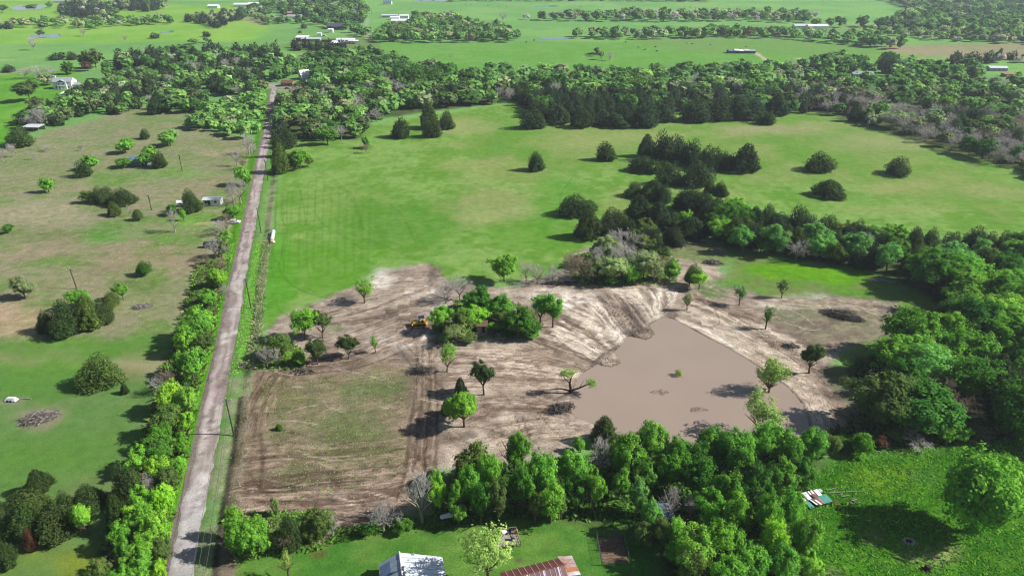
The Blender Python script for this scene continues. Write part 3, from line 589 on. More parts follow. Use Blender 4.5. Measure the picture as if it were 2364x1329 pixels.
# road surface: its own sheet with rough edges
c = RC; n = len(c); d = along(c); lft = offset(c, -1.75); rgt = offset(c, 2.6)
vs = []; fs = []; uv = []
M = 9; steps = []
tot = d[-1]; s = 0.0; k = 0
samples = []
while s < tot:
    while d[k + 1] < s: k += 1
    t = (s - d[k]) / (d[k + 1] - d[k]); samples.append([(a[k][0] + (a[k + 1][0] - a[k][0]) * t, a[k][1] + (a[k + 1][1] - a[k][1]) * t) for a in (lft, rgt)]); s += .7
rr = np.random.default_rng(3)
el = np.interp(np.arange(len(samples)), np.arange(0, len(samples) + 4, 4), rr.normal(0, .22, len(range(0, len(samples) + 4, 4)))) + rr.normal(0, .06, len(samples))
er = np.interp(np.arange(len(samples)), np.arange(0, len(samples) + 4, 4), rr.normal(0, .22, len(range(0, len(samples) + 4, 4)))) + rr.normal(0, .06, len(samples))
for j, (l, r) in enumerate(samples):
    w = math.hypot(r[0] - l[0], r[1] - l[1])
    for q in range(M + 1):
        u = (0 - el[j] / w) + (1 + (el[j] + er[j]) / w) * q / M
        vs.append((l[0] + (r[0] - l[0]) * u, l[1] + (r[1] - l[1]) * u, .10 + .05 * (1 - (2 * q / M - 1) ** 2))); uv.append((q / M, j * .7))
    if j:
        for q in range(M): fs.append(((j - 1) * (M + 1) + q, (j - 1) * (M + 1) + q + 1, j * (M + 1) + q + 1, j * (M + 1) + q))
uv = np.array(uv); vs = np.array(vs)
u, v = uv[:, 0], uv[:, 1]
n1 = fbm(vs[:, 0], vs[:, 1], 6, 4, 21); n2 = fbm(vs[:, 0], vs[:, 1], 1.6, 3, 22); sn = vnoise(u * 7, v / 9, 23)
t = sstep(.35, .65, n1 * .5 + sn * .5)
ra, rb = gc(160, 146, 138), gc(200, 188, 180)
rc_ = ra[None] * (1 - t[:, None]) + rb[None] * t[:, None]
near = sstep(260, 120, v) if False else (1 - sstep(60, 170, v))
pt = sstep(.58, .66, n1) * near; rc_ = rc_ * (1 - .7 * pt[:, None]) + gc(224, 217, 212)[None] * .7 * pt[:, None]           # worn pale patches
dk = sstep(.60, .70, n2) * sstep(.45, .6, fbm(vs[:, 0], vs[:, 1], 12, 3, 29)); rc_ = rc_ * (1 - .6 * dk[:, None]) + gc(104, 90, 84)[None] * .6 * dk[:, None]
ed = np.clip(sstep(.16, .04, u) if False else (1 - sstep(.02, .16, u)) + (1 - sstep(.02, .12, 1 - u)) * .6, 0, 1)
rc_ = rc_ * (1 - .45 * ed[:, None]) + gc(112, 102, 94)[None] * .45 * ed[:, None]
wt = np.exp(-((u - .28) / .09) ** 2) + np.exp(-((u - .70) / .09) ** 2); rc_ *= (.95 + .11 * wt[:, None]) * (1 - .12 * np.exp(-((u - .5) / .06) ** 2) * (n1 > .45))[:, None]
grey = (1 - sstep(12, 42, v))[:, None]; rc_ = rc_ * (1 - grey * .6) + gc(186, 182, 180)[None] * grey * .6
rme = mesh_np("road", vs, fs, attr={'albedo': rc_, 'grain': np.full(len(vs), .55)}, smooth=True)
tag(link("road", rme, M_GROUND), "narrow worn gravel and asphalt lane running away to the upper left", kind='structure')
# loose gravel shoulders under it
shp = offset(RC, -RW / 2 - .9) + offset(RC, RW / 2 + .8)[::-1]
sh_l = offset(RC, -3.3); sh_r = offset(RC, 3.1)
vs = []; fs = []
for j, (l, r) in enumerate(zip(sh_l, sh_r)):
    for q in range(5):
        u = q / 4; vs.append((l[0] + (r[0] - l[0]) * u, l[1] + (r[1] - l[1]) * u, (-.03, .075, .085, .075, -.03)[q]))
    if j:
        for q in range(4): fs.append(((j - 1) * 5 + q, (j - 1) * 5 + q + 1, j * 5 + q + 1, j * 5 + q))
vs = np.array(vs); tag(link("road_shoulder", mesh_np("road_shoulder", vs, fs, attr={'albedo': np.tile(gc(138, 128, 118), (len(vs), 1)), 'grain': np.full(len(vs), 1.2)}), M_GROUND), "thin gravel shoulder along both edges of the lane", kind='structure')
# ------------------------------------------------------------------ trees
def leaf_quads(c, nrm, s, asp=.62, rng=RNG):
    n = len(c); t = rng.normal(size=(n, 3)); t -= nrm * (t * nrm).sum(1, keepdims=True); t /= np.linalg.norm(t, axis=1, keepdims=True) + 1e-9
    b = np.cross(nrm, t); s = s[:, None]
    bend = nrm * s * rng.uniform(-.25, .35, (n, 1))
    v = np.stack([c + t * s + bend, c + b * s * asp, c - t * s + bend, c - b * s * asp], 1).reshape(-1, 3)
    q = np.arange(4 * n).reshape(n, 4)
    return v, q, np.repeat(rng.random(n), 4)
def unit(v): return v / (np.linalg.norm(v, axis=-1, keepdims=True) + 1e-9)

def crown_leafy(seed, nleaf, lsize, low=1.4, lobes=17, spread=1.0, sparse=0.0):
    """crown of a tree 10 m high and 8 m wide: big boughs, each carrying many loose sprays"""
    r = np.random.default_rng(seed); zc = (10 + low) / 2; hz = (10 - low) / 2
    nb = max(7, lobes // 2); B0 = []; BR = []
    for k in range(nb):
        d = unit(r.normal(size=3)); d[2] = d[2] * .9 + .12; rad = r.uniform(.35, .66)
        B0.append(np.array([d[0] * 4.0 * rad * spread, d[1] * 4.0 * rad * spread, zc + d[2] * hz * rad])); BR.append(r.uniform(1.4, 2.5) * (1 - .2 * sparse))
    B0.append(np.array([0, 0, zc + .3])); BR.append(2.4)
    C = []; R = []; Lf = []
    for p, br in zip(B0, BR):
        m = int(lobes * (br / 2) ** 2 * .75) + 3; lf = r.random()
        for _ in range(m):
            d = unit(r.normal(size=3)); q = p + d * br * r.uniform(.55, 1.08) * np.array([1, 1, .9])
            C.append(q); R.append(r.uniform(.38, .92)); Lf.append(np.clip(lf + r.normal(0, .25), 0, 1))
    C = np.array(C); R = np.array(R); Lf = np.array(Lf); w = R ** 1.8; w /= w.sum(); k = r.choice(len(R), nleaf, p=w)
    d = unit(r.normal(size=(nleaf, 3)) + np.array([0, 0, .2]))
    c = C[k] + d * (R[k] * np.abs(r.normal(.72, .34, nleaf)))[:, None]
    inner = np.linalg.norm((c - np.array([0, 0, zc])) / np.array([4.0, 4.0, hz]), axis=1)
    keep = (inner > .33) | (r.random(nleaf) < .3); c = c[keep]; d = d[keep]; k = k[keep]
    c[:, 2] = np.maximum(c[:, 2], .2)
    out = unit(c - np.array([0, 0, zc - .8])); nr = unit(d * .55 + out * .6 + r.normal(size=d.shape) * .33 + np.array([0, 0, .25]))
    v, q, a = leaf_quads(c, nr, lsize * r.uniform(.5, 1.4, len(c)), rng=r)
    return v, q, a * .5 + np.repeat(Lf[k], 4) * .5
def crown_cedar(seed, nleaf, lsize, shape=0):
    """crown of a cedar 10 m high and 8 m wide reaching nearly to the ground"""
    r = np.random.default_rng(seed)
    ph = r.uniform(0, 6.28, 8); lean = r.normal(0, .25, 2)
    tops = [(0, 0, 1.0)] + ([(r.normal(0, 1.2), r.normal(0, 1.2), r.uniform(.72, .9)) for _ in range(3)] if shape == 1 else [])
    if shape == 3: tops = [(0, 0, 1.0), (r.normal(0, 1.6), r.normal(0, 1.6), r.uniform(.8, .97)), (r.normal(0, 2.0), r.normal(0, 2.0), r.uniform(.55, .8))]
    if shape == 2: tops = [(r.normal(0, 1.9), r.normal(0, 1.9), r.uniform(.7, 1.0)) for _ in range(6)]
    n = nleaf; t = 1 - np.sqrt(r.random(n)) * .985; th = r.uniform(0, 2 * np.pi, n); wch = r.integers(0, len(tops), n)
    T = np.array(tops)[wch]
    prof = (1 - t ** 1.55) ** (.62 if shape != 0 else .74) * (1 - .35 * np.exp(-((t) / .07) ** 2))
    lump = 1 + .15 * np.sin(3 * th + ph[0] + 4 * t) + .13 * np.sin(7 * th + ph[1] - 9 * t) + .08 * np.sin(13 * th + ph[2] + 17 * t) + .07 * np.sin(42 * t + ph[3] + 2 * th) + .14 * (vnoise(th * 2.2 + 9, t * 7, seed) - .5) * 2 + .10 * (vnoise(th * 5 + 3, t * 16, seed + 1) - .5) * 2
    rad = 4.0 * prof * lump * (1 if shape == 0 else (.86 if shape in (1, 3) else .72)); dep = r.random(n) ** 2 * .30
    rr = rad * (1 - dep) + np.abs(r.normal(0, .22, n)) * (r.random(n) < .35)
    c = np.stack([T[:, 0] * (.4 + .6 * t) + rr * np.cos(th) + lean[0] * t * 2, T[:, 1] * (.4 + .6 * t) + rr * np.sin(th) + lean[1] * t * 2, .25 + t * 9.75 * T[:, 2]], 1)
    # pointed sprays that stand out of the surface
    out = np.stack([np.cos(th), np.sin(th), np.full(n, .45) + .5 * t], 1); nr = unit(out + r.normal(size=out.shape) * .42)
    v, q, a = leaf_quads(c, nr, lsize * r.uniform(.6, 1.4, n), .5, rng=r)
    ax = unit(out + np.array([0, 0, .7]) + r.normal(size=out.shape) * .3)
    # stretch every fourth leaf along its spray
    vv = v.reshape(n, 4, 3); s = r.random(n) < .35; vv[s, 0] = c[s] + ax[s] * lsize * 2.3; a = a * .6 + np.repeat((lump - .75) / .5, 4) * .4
    return vv.reshape(-1, 3), q, np.clip(a, 0, 1)
def limbs(seed, kind, nb=7):
    """trunk and limbs, 10 m tree"""
    r = random.Random(seed); m = MB()
    if kind == 'cedar':
        m.tube([(0, 0, -.3), (.05, 0, 2), (0, .1, 5), (0, 0, 8.6)], [.3, .25, .16, .04], 6); return m
    top = r.uniform(2.2, 3.4); b = (r.uniform(-.3, .3), r.uniform(-.3, .3))
    m.tube([(0, 0, -.4), (b[0] * .4, b[1] * .4, top * .5), (b[0], b[1], top)], [.34, .25, .22], 7)
    for k in range(nb):
        a = k / nb * 6.283 + r.uniform(-.4, .4); l = r.uniform(2.2, 3.4); up = r.uniform(2.6, 5.2)
        p0 = Vector((b[0], b[1], top - r.uniform(0, .5))); p1 = p0 + Vector((math.cos(a) * l * .45, math.sin(a) * l * .45, up * .5)); p2 = p0 + Vector((math.cos(a) * l, math.sin(a) * l, up))
        m.tube([p0, p1, p2], [.17, .10, .035], 5)
        for j in range(2):
            q = p1.lerp(p2, r.uniform(.1, .6)); e = q + Vector((r.uniform(-1.3, 1.3), r.uniform(-1.3, 1.3), r.uniform(.5, 1.8))); m.tube([q, e], [.06, .02], 4)
    return m
def twigs(seed, n_main=9, dens=1.0):
    """bare crown of a tree 10 m high and 8 m wide: forks and fine twigs"""
    r = np.random.default_rng(seed); segs = []
    def grow(p, d, L, rad, lev):
        q = p + d * L; segs.append((p, q, rad, rad * .62))
        if lev == 0: return
        for _ in range(3 if lev > 1 else int(4 * dens)):
            nd = unit(d + r.normal(size=3) * .52 + np.array([0, 0, .12])); grow(p + d * L * r.uniform(.45, 1.0), nd, L * r.uniform(.55, .8), rad * .55, lev - 1)
    for k in range(n_main):
        a = k / n_main * 6.283 + r.uniform(-.3, .3); grow(np.array([0, 0, r.uniform(1.6, 3.6)]), unit(np.array([math.cos(a), math.sin(a), r.uniform(.8, 2.2)])), r.uniform(1.9, 2.7), .085, 4)
    P0 = np.array([s[0] for s in segs]); P1 = np.array([s[1] for s in segs]); R0 = np.maximum(np.array([s[2] for s in segs]), .022); R1 = np.maximum(np.array([s[3] for s in segs]), .014)
    f = 4.0 / np.percentile(np.abs(P1[:, :2]), 98); P0[:, :2] *= f; P1[:, :2] *= f
    f = 9.9 / P1[:, 2].max(); P0[:, 2] *= f; P1[:, 2] = np.maximum(P1[:, 2] * f, .3)
    D = unit(P1 - P0); a = unit(np.cross(D, np.array([.3, .2, 1]))); b = np.cross(D, a); n = len(D); v = np.zeros((n, 6, 3))
    for k in range(3):
        an = k * 2.0944; o = a * math.cos(an) + b * math.sin(an); v[:, k] = P0 + o * R0[:, None]; v[:, 3 + k] = P1 + o * R1[:, None]
    base = np.arange(n)[:, None] * 6; q = np.concatenate([base + np.array([[0, 1, 4, 3]]), base + np.array([[1, 2, 5, 4]]), base + np.array([[2, 0, 3, 5]])])
    return v.reshape(-1, 3), q, np.repeat(r.random(n), 6)

def mk(name, t): v, q, a = t; return mesh_np(name, v, q, attr={'v': a})
LEAFY = [mk("leafy_crown", crown_leafy(100 + i, 13000, .205, low=(.5, .2, 1.1, .3)[i % 4], lobes=(17, 24, 14, 20)[i % 4], spread=(1, .92, 1.05, 1)[i % 4])) for i in range(7)]
LEAFY_M = [mk("leafy_crown_mid", crown_leafy(200 + i, 4000, .40, low=(.5, .2, .8)[i % 3], lobes=(16, 22, 13)[i % 3])) for i in range(6)]
SPARSE = [mk("sparse_crown", crown_leafy(300 + i, 2500, .19, low=2.4, lobes=16, sparse=1.0)) for i in range(4)]
SPARSE_M = [mk("sparse_crown_mid", crown_leafy(320 + i, 1100, .40, low=2.0, lobes=14, sparse=1.0)) for i in range(3)]
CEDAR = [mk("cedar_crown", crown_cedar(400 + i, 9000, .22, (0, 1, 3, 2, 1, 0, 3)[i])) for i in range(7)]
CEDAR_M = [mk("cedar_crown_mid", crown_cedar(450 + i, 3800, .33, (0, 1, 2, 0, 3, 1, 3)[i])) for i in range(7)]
BARE = [mk("bare_crown", twigs(500 + i)) for i in range(4)]
BARE_M = [mk("bare_crown_mid", twigs(520 + i, 9, 1.0)) for i in range(3)]
TRUNK = [limbs(600 + i, 'leafy').mesh("trunk") for i in range(4)]
TRUNKC = [limbs(620, 'cedar').mesh("trunk")]
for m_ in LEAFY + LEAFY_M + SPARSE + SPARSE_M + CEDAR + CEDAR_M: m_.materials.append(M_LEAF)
for m_ in BARE + BARE_M: m_.materials.append(M_BARK)
for m_ in TRUNK + TRUNKC: m_.materials.append(M_BARK)

# colour key: (colour in sun, adjective)
PAL = {'c': ((76, 97, 55), 'dark green'), 'b': ((63, 84, 54), 'blackish green'), 'o': ((96, 118, 60), 'olive green'), 'g': ((100, 150, 56), 'mid green'), 'G': ((120, 168, 64), 'bright green'),
       'd': ((76, 122, 48), 'deep green'), 'm': ((108, 158, 80), 'cool pale green'), 'y': ((138, 182, 60), 'yellow green'), 's': ((140, 156, 104), 'sage green'), 'w': ((156, 152, 146), 'bare grey'),
       'k': ((124, 110, 92), 'bare brownish'), 'r': ((108, 80, 62), 'rusty brown'), 'l': ((148, 172, 92), 'pale yellow')}
TREES = []            # dicts
def tree(kind, cx, ytop, ybot, w, col, place, var=None, trunk=False, lab=None, wob=True):
    """kind C cedar, L leafy, S sparse leafy, B bare, U low shrub; pixels of the photo"""
    if trunk: bx, by = P(cx, ybot)
    else:
        y0 = P(cx, ybot)[1]; sc = FPX / depth_at(y0); R = w / 2 / sc
        by = y0 + R * .72; bx = P(cx, ybot)[0] * (depth_at(by) / depth_at(y0))
    ty = px_of(bx, by)[1]
    h = CAMH - by * (SP - (-(ytop - IMH / 2) / FPX) * CP) / (CP + (-(ytop - IMH / 2) / FPX) * SP)
    wm = w * depth_at(by) * .97 / FPX
    h = max(h, .9); TREES.append(dict(kind=kind, x=bx, y=by, h=h, w=max(wm, .8), col=col, place=place, lab=lab, px=cx, py=ybot, hand=True, size=w, trunk=trunk))
DOWN = {"in the hedge along the left side of the lane": .42, "in the front of the belt below the pond": .34, "behind the belt along the pond's lower shore": .3, "in the thick lower belt beside the rusty roof house": .34, "between the cleared dirt and the lawn": .3,
        "in the hedge between the trailer house and the lane": .25, "among the cedars and shrubs at the lower left corner": .12, "in the grove beside the yellow bulldozer": .2, "in the grey scrub at the top of the cleared dirt": .2}
WID = {"in the grey scrub at the top of the cleared dirt": 1.25, "in the grove beside the yellow bulldozer": 1.18, "in the upper half of the cedar grove amid the meadow": 1.15, "in the lower half of the cedar grove amid the meadow": 1.2,
       "along the meadow edge of the dark cedar wood": 1.1, "standing alone in the big meadow": 1.05, "in the hedge along the left side of the lane": 1.08}
def rows(place, txt):
    for ln in txt.strip().split(';'):
        f = ln.split()
        if not f: continue
        tree(f[0][0], float(f[1]), float(f[2]), float(f[3]) + DOWN.get(place, 0) * float(f[4]) * (len(f[0]) == 2), float(f[4]) * WID.get(place, 1), f[0][1], place, trunk=len(f[0]) > 2)

# each entry: kind+colour(+t = bare trunk shows), centre x, top y, bottom y, width
rows("standing alone in the big meadow", "Cc 1239 345 398 44; Cc 1401 324 375 48; Cc 1881 348 399 55; Cc 2070 357 406 54; Cc 1914 417 461 68")
rows("at the meadow corner near the left wood", "Cc 925 267 321 46; Cc 991 233 300 44; Cc 998 262 319 40; Cc 1032 254 301 42")
rows("along the meadow edge of the dark cedar wood", "Cb 1231 246 300 52; Cb 1343 248 298 46; Cb 1290 240 290 48; Cb 1385 252 292 44; Cb 1418 262 299 52; Cb 1462 268 298 46; Cb 1497 232 297 58; Cb 1530 240 285 50; Cb 1612 226 284 62; Cb 1660 222 282 60; Cb 1700 220 280 60; Cb 1740 225 280 56; Cc 1764 254 290 38; Cb 1790 215 270 50")
rows("in the upper half of the cedar grove amid the meadow", "Cb 1491 308 365 32; Cb 1523 298 376 46; Cb 1561 310 375 42; Cb 1600 318 387 46; Cb 1632 332 398 38; Cb 1660 345 393 40; Cb 1690 350 392 34; Cb 1717 330 402 56; Cc 1481 358 402 50; Cc 1535 370 402 36; Cb 1553 376 432 50; Cb 1598 368 436 58")
rows("in the lower half of the cedar grove amid the meadow", "Cc 1464 418 457 36; Cb 1503 414 465 46; Cb 1532 422 472 36; Cb 1585 424 492 62; Cc 1640 412 454 26; Cc 1664 416 456 26; Cb 1328 446 503 56; Cc 1357 482 556 46; Cb 1395 505 549 46; Cc 1424 474 532 52; Cb 1474 447 522 54; Cb 1520 466 537 60; Cc 1556 488 535 42; LG 1581 480 530 26; Lo 1490 505 560 50; Cb 1450 500 556 54; Cb 1622 440 500 50; Cc 1650 455 520 54; LG 1640 448 478 26; Cb 1600 500 552 60; Cb 1555 520 570 50")
rows("in the grey scrub at the top of the cleared dirt", "Ls 1385 536 612 66; Bw 1430 525 600 70; Lo 1470 528 590 50; Ls 1410 585 652 66; Bw 1395 570 640 70; Bw 1440 560 640 70; Ls 1485 575 645 76; Bk 1345 592 655 60; Bk 1318 585 645 44; Lo 1372 600 650 50; Lg 1460 610 655 44; Bk 1510 585 650 60; Lg 1545 600 648 40; Cb 1500 520 575 50; Lo 1530 570 600 30; UG 1415 640 660 26; Bw 1240 605 655 34; Bw 1275 610 655 36; Bw 1215 605 650 30")
rows("on the dirt above the pond", "Cot 1591 602 659 42; LGt 1613 622 668 42; Sot 1586 670 716 30; Sdt 1706 656 705 40; Sdt 1767 702 760 34; Sct 1804 643 688 38; Lct 1867 788 862 58")
rows("at the north edge of the clearing, beside the meadow", "LG 1164 588 662 76; SGt 842 636 699 62")
rows("in the grove beside the yellow bulldozer", "Lg 1085 668 715 46; Ld 1108 664 722 60; Lg 1148 678 736 62; LGt 1016 703 765 52; Lo 1062 720 778 56; LG 1060 706 750 30; Ly 1103 706 762 62; Sst 1056 745 792 56; Ld 1196 712 782 66; Ld 1222 735 780 44; Lmt 1246 672 752 46; Lgt 1276 674 756 58; Bw 1062 640 692 66; Bw 1030 655 700 40; Lo 1160 715 750 40; Ld 1180 735 765 44")
rows("among low brush at the grove beside the bulldozer", "Ug 1035 765 792 40; Uo 1085 770 798 44; Ug 1140 745 770 46; Ud 1170 765 785 40; Ug 1225 760 790 44; Uo 1010 745 772 34; Ug 1120 715 745 40; Ud 1095 700 725 40")
rows("in the row left of the bulldozer", "Uo 630 800 842 50; UG 690 815 850 40; Uo 655 790 822 44; LGt 704 706 784 72; Lct 745 714 780 50; Lot 648 768 824 58; Bwt 618 796 848 40; Bwt 640 800 846 34; SG 668 806 850 26; Lct 733 782 840 54; Lct 805 774 828 60; SGt 867 772 814 22; Bw 624 770 800 30")
rows("in the middle of the clearing below the bulldozer", "SGt 1032 788 858 56; Lct 1117 834 912 60; LGt 1072 892 985 72; LG 1046 918 984 50; Cb 1064 872 925 34; Cb 1032 925 962 26; Cd 645 976 994 15")
rows("half flooded at the edge of the brown pond", "Sl 1568 838 872 26; Slt 1775 812 905 92; Slt 1748 890 1002 106; Bkt 1776 835 898 50")
rows("in the front of the belt below the pond", "Lo 1092 1032 1122 96; Ly 1018 1088 1192 46; Lg 1050 1096 1196 48; Lg 1085 1070 1180 64; LG 1130 1040 1150 70; Ld 1110 1110 1205 60; Lo 1150 1100 1200 60; Lg 1190 985 1090 70; Ld 1205 1060 1170 76; Lg 1252 1046 1160 86; LG 1270 1110 1200 70; Lg 1315 1030 1130 84; Ld 1330 1090 1180 70; Lg 1366 1078 1176 58; LG 1340 1010 1040 36; Lo 1290 1130 1195 50; Lo 1235 1120 1200 50; Lg 1060 1150 1210 50")
rows("behind the belt along the pond's lower shore", "Cc 1396 963 1020 60; LG 1500 958 1062 82; Lg 1450 1010 1104 84; Bw 1382 1004 1090 68; LG 1420 1020 1060 40; Lg 1565 1012 1090 76; Ld 1610 1020 1100 70; Lg 1640 985 1076 74; Lo 1620 985 1040 50; Lg 1695 990 1090 84; LG 1760 975 1070 90; Lg 1820 990 1080 84; Lg 1868 985 1060 60; Lg 1540 1050 1120 70; Ld 1480 1060 1120 60")
rows("in the thick lower belt beside the rusty roof house", "Lg 1426 1080 1152 46; Lm 1478 1100 1192 52; Lg 1500 1080 1130 50; Bw 1545 1116 1196 66; Bw 1592 1142 1192 42; Ld 1600 1060 1150 80; Lg 1655 1080 1170 90; Ld 1720 1070 1170 90; Lg 1790 1060 1150 80; Ld 1840 1060 1130 60; LG 1560 1190 1270 60; Lg 1640 1130 1230 90; LG 1700 1130 1240 90; Lg 1760 1140 1250 84; Lg 1810 1130 1220 76; LG 1600 1215 1320 100; Lo 1530 1190 1260 60; Lg 1660 1210 1310 90; Ly 1780 1200 1300 76; Lg 1720 1250 1350 100; LG 1840 1190 1300 70; Lg 1800 1260 1350 90; Lo 1590 1270 1350 80; Lg 1670 1280 1370 90; LG 1860 1270 1340 60; Lm 1500 1150 1230 60; Lo 1480 1200 1260 50; Lg 1550 1240 1290 50")
rows("on the lawn near the white metal roof", "Slt 1126 1205 1345 130; Slt 668 1262 1335 38")
rows("between the cleared dirt and the lawn", "LG 548 1162 1238 46; Lg 598 1192 1278 74; Cc 676 1176 1262 54; Bk 668 1220 1270 56; Lo 738 1172 1244 66; Ls 640 1146 1190 26; Bw 886 1160 1226 78; Bw 975 1078 1204 66; Bw 770 1190 1235 40; LG 556 1196 1282 62; Lo 715 1205 1250 40; Bk 700 1190 1240 40; Ud 850 1210 1235 40; Ud 930 1200 1225 50")
rows("alone in the tall pasture at the lower right", "Lg 2240 1072 1275 176")
rows("at the edge of the tall pasture lower right", "Ld 1955 1012 1050 70; Lr 2031 1010 1048 38; Bw 2110 1002 1050 70; Lo 1915 1000 1060 44; Lg 1985 1000 1062 50; Lg 2180 990 1032 50; LG 2210 985 1030 56; Lo 2060 985 1030 60; Bk 2260 985 1020 60")
rows("among the cedars and shrubs at the lower left corner", "Cct 100 1083 1138 56; Co 72 1132 1180 78; Cc 60 1166 1246 74; Cc 122 1174 1256 86; Cc 36 1175 1220 50; Cc 168 1128 1186 54; Cc 208 1118 1182 66; LGt 205 1158 1234 42; Cr 77 1214 1272 26; Cc 18 1244 1312 54; Cc -10 1150 1200 50")
rows("alone on the mown field at the lower left", "Co 238 812 902 94; Cc 290 884 911 18")
rows("on the rough field left of the lane", "Ls 60 638 700 62; Cdt 329 602 637 36; Ld 20 516 542 26; LG 113 404 448 34; LG 208 357 398 44; Cc 190 370 411 36; LG 292 318 358 40; Lg 290 362 390 36; LG 345 336 372 42; Cc 370 346 390 40; Lg 335 352 388 34; Cc 336 295 322 25; Bk 187 333 350 14; LG 394 294 342 54; Lo 205 438 472 36; Cc 245 428 474 48; Cc 285 430 478 60; Co 265 466 502 34; Cot 321 483 508 23; Cc 448 434 494 46; Bwt 404 480 536 28; LG 425 482 512 16; Bw 110 334 352 24; Bw 78 350 370 14; Cc 50 290 342 52; Bw 8 340 376 34; Bw 30 330 365 28; Bw 300 470 500 8; Ud 400 470 500 30")
rows("in the line of cedars left of the lane", "Cc 116 716 776 48; Cc 158 690 780 58; Co 205 680 768 60; Lg 180 664 720 44; Cc 238 690 752 50; Co 256 670 712 40; Lg 285 652 697 42; LG 196 668 710 30; Cc 140 735 785 44")
rows("in the hedge along the left side of the lane", "LG 480 700 765 66; Lg 455 725 790 60; LG 440 750 812 50; Lo 478 760 808 44; LG 448 800 866 76; LG 420 810 860 40; Bk 396 850 894 50; Bw 372 868 905 30; Ly 402 880 940 66; LG 440 890 950 50; Lo 395 930 995 66; Ly 436 945 1000 38; Lg 380 975 1030 60; Ld 375 1000 1066 66; LG 428 1000 1050 40; Cr 345 1004 1022 12; LG 334 1030 1088 56; Ly 378 1046 1108 56; Lo 392 1078 1130 46; LG 420 1050 1100 34; Cc 298 1070 1160 60; Co 325 1080 1140 44; Bw 346 1095 1140 44; LG 345 1120 1190 60; Ly 388 1112 1190 50; Cc 285 1140 1220 50; LG 330 1165 1240 66; LG 375 1175 1260 64; Lg 300 1200 1262 54; LG 345 1225 1300 66; Lo 385 1235 1300 44; Lg 300 1250 1320 60; LG 340 1278 1345 60; Ly 375 1285 1345 44; Lo 250 1290 1350 60; Lg 290 1300 1360 60; Bw 318 1262 1310 40; Ly 310 1160 1220 36")
rows("in the hedge between the trailer house and the lane", "Ly 502 612 662 44; Lg 487 662 702 52; Bk 512 590 622 32; Bw 522 655 690 26; Bw 500 548 592 60; Lo 512 550 590 40; Bk 478 580 610 30; Bk 523 492 530 42; Bw 512 505 540 34; Bw 556 402 462 50; Bw 540 420 470 36; LG 562 376 424 34; Lg 540 470 500 46; LG 520 530 556 36; Bk 562 358 388 26; Bw 548 345 380 26; Lo 490 628 668 30; Bw 575 300 350 38; Bw 585 330 360 26; LG 575 395 425 24")
rows("beside the lane opposite the meadow corner", "Co 652 330 405 38; Cc 648 305 365 30; Lg 694 340 394 44; Cc 675 350 396 30; Lo 712 355 388 24; Cc 660 290 345 36; Cc 640 345 400 22; Bk 845 330 357 34; Lg 848 315 345 26")
rows("on the left lawns near the big white farmhouse", "Go 0 0 0 0" if False else "Lot 70 180 234 64; Ld 163 143 174 38; Cc 20 148 168 29; Bw 60 155 185 50; Bw 90 150 185 50; Bw 120 155 182 44; Ls 110 165 200 44; Lo 200 118 160 40; Lo 222 112 160 44; Lr 202 138 166 30; Cc 165 118 140 24; Cc 130 122 140 28; Ld 145 120 138 22; Bw 98 245 298 40; Bw 78 262 300 30; Lg 250 140 185 34")
rows("alone in the far green pastures", "Bwt 80 84 116 34; Bwt 194 66 84 26; Bwt 289 78 96 18; Cc 357 74 90 19; Bwt 1161 26 49 20; Cot 702 52 66 16; Cc 692 70 77 9; Lgt 1378 106 130 17; Bwt 1406 118 141 22; Lst 1388 116 138 18; Lot 95 68 84 18; Cc 478 70 86 18; Lg 476 84 100 17; Lg 445 88 104 28; Ldt 6 8 30 26; Ld 111 6 18 20; Bwt 1702 0 10 12; Bwt 1967 0 8 12; Lo 72 10 23 30; Cc 1208 382 382 1" if False else "Bwt 80 84 116 34; Bwt 194 66 84 26; Bwt 289 78 96 18; Cc 357 74 90 19; Bwt 1161 26 49 20; Cot 702 52 66 16; Cc 692 70 77 9; Lgt 1378 106 130 17; Bwt 1406 118 141 22; Lst 1388 116 138 18; Lot 95 68 84 18; Cc 478 70 86 18; Lg 476 84 100 17; Lg 445 88 104 28; Ldt 6 8 30 26; Ld 111 6 18 20; Lo 72 10 23 30")
HANDN = len(TREES)

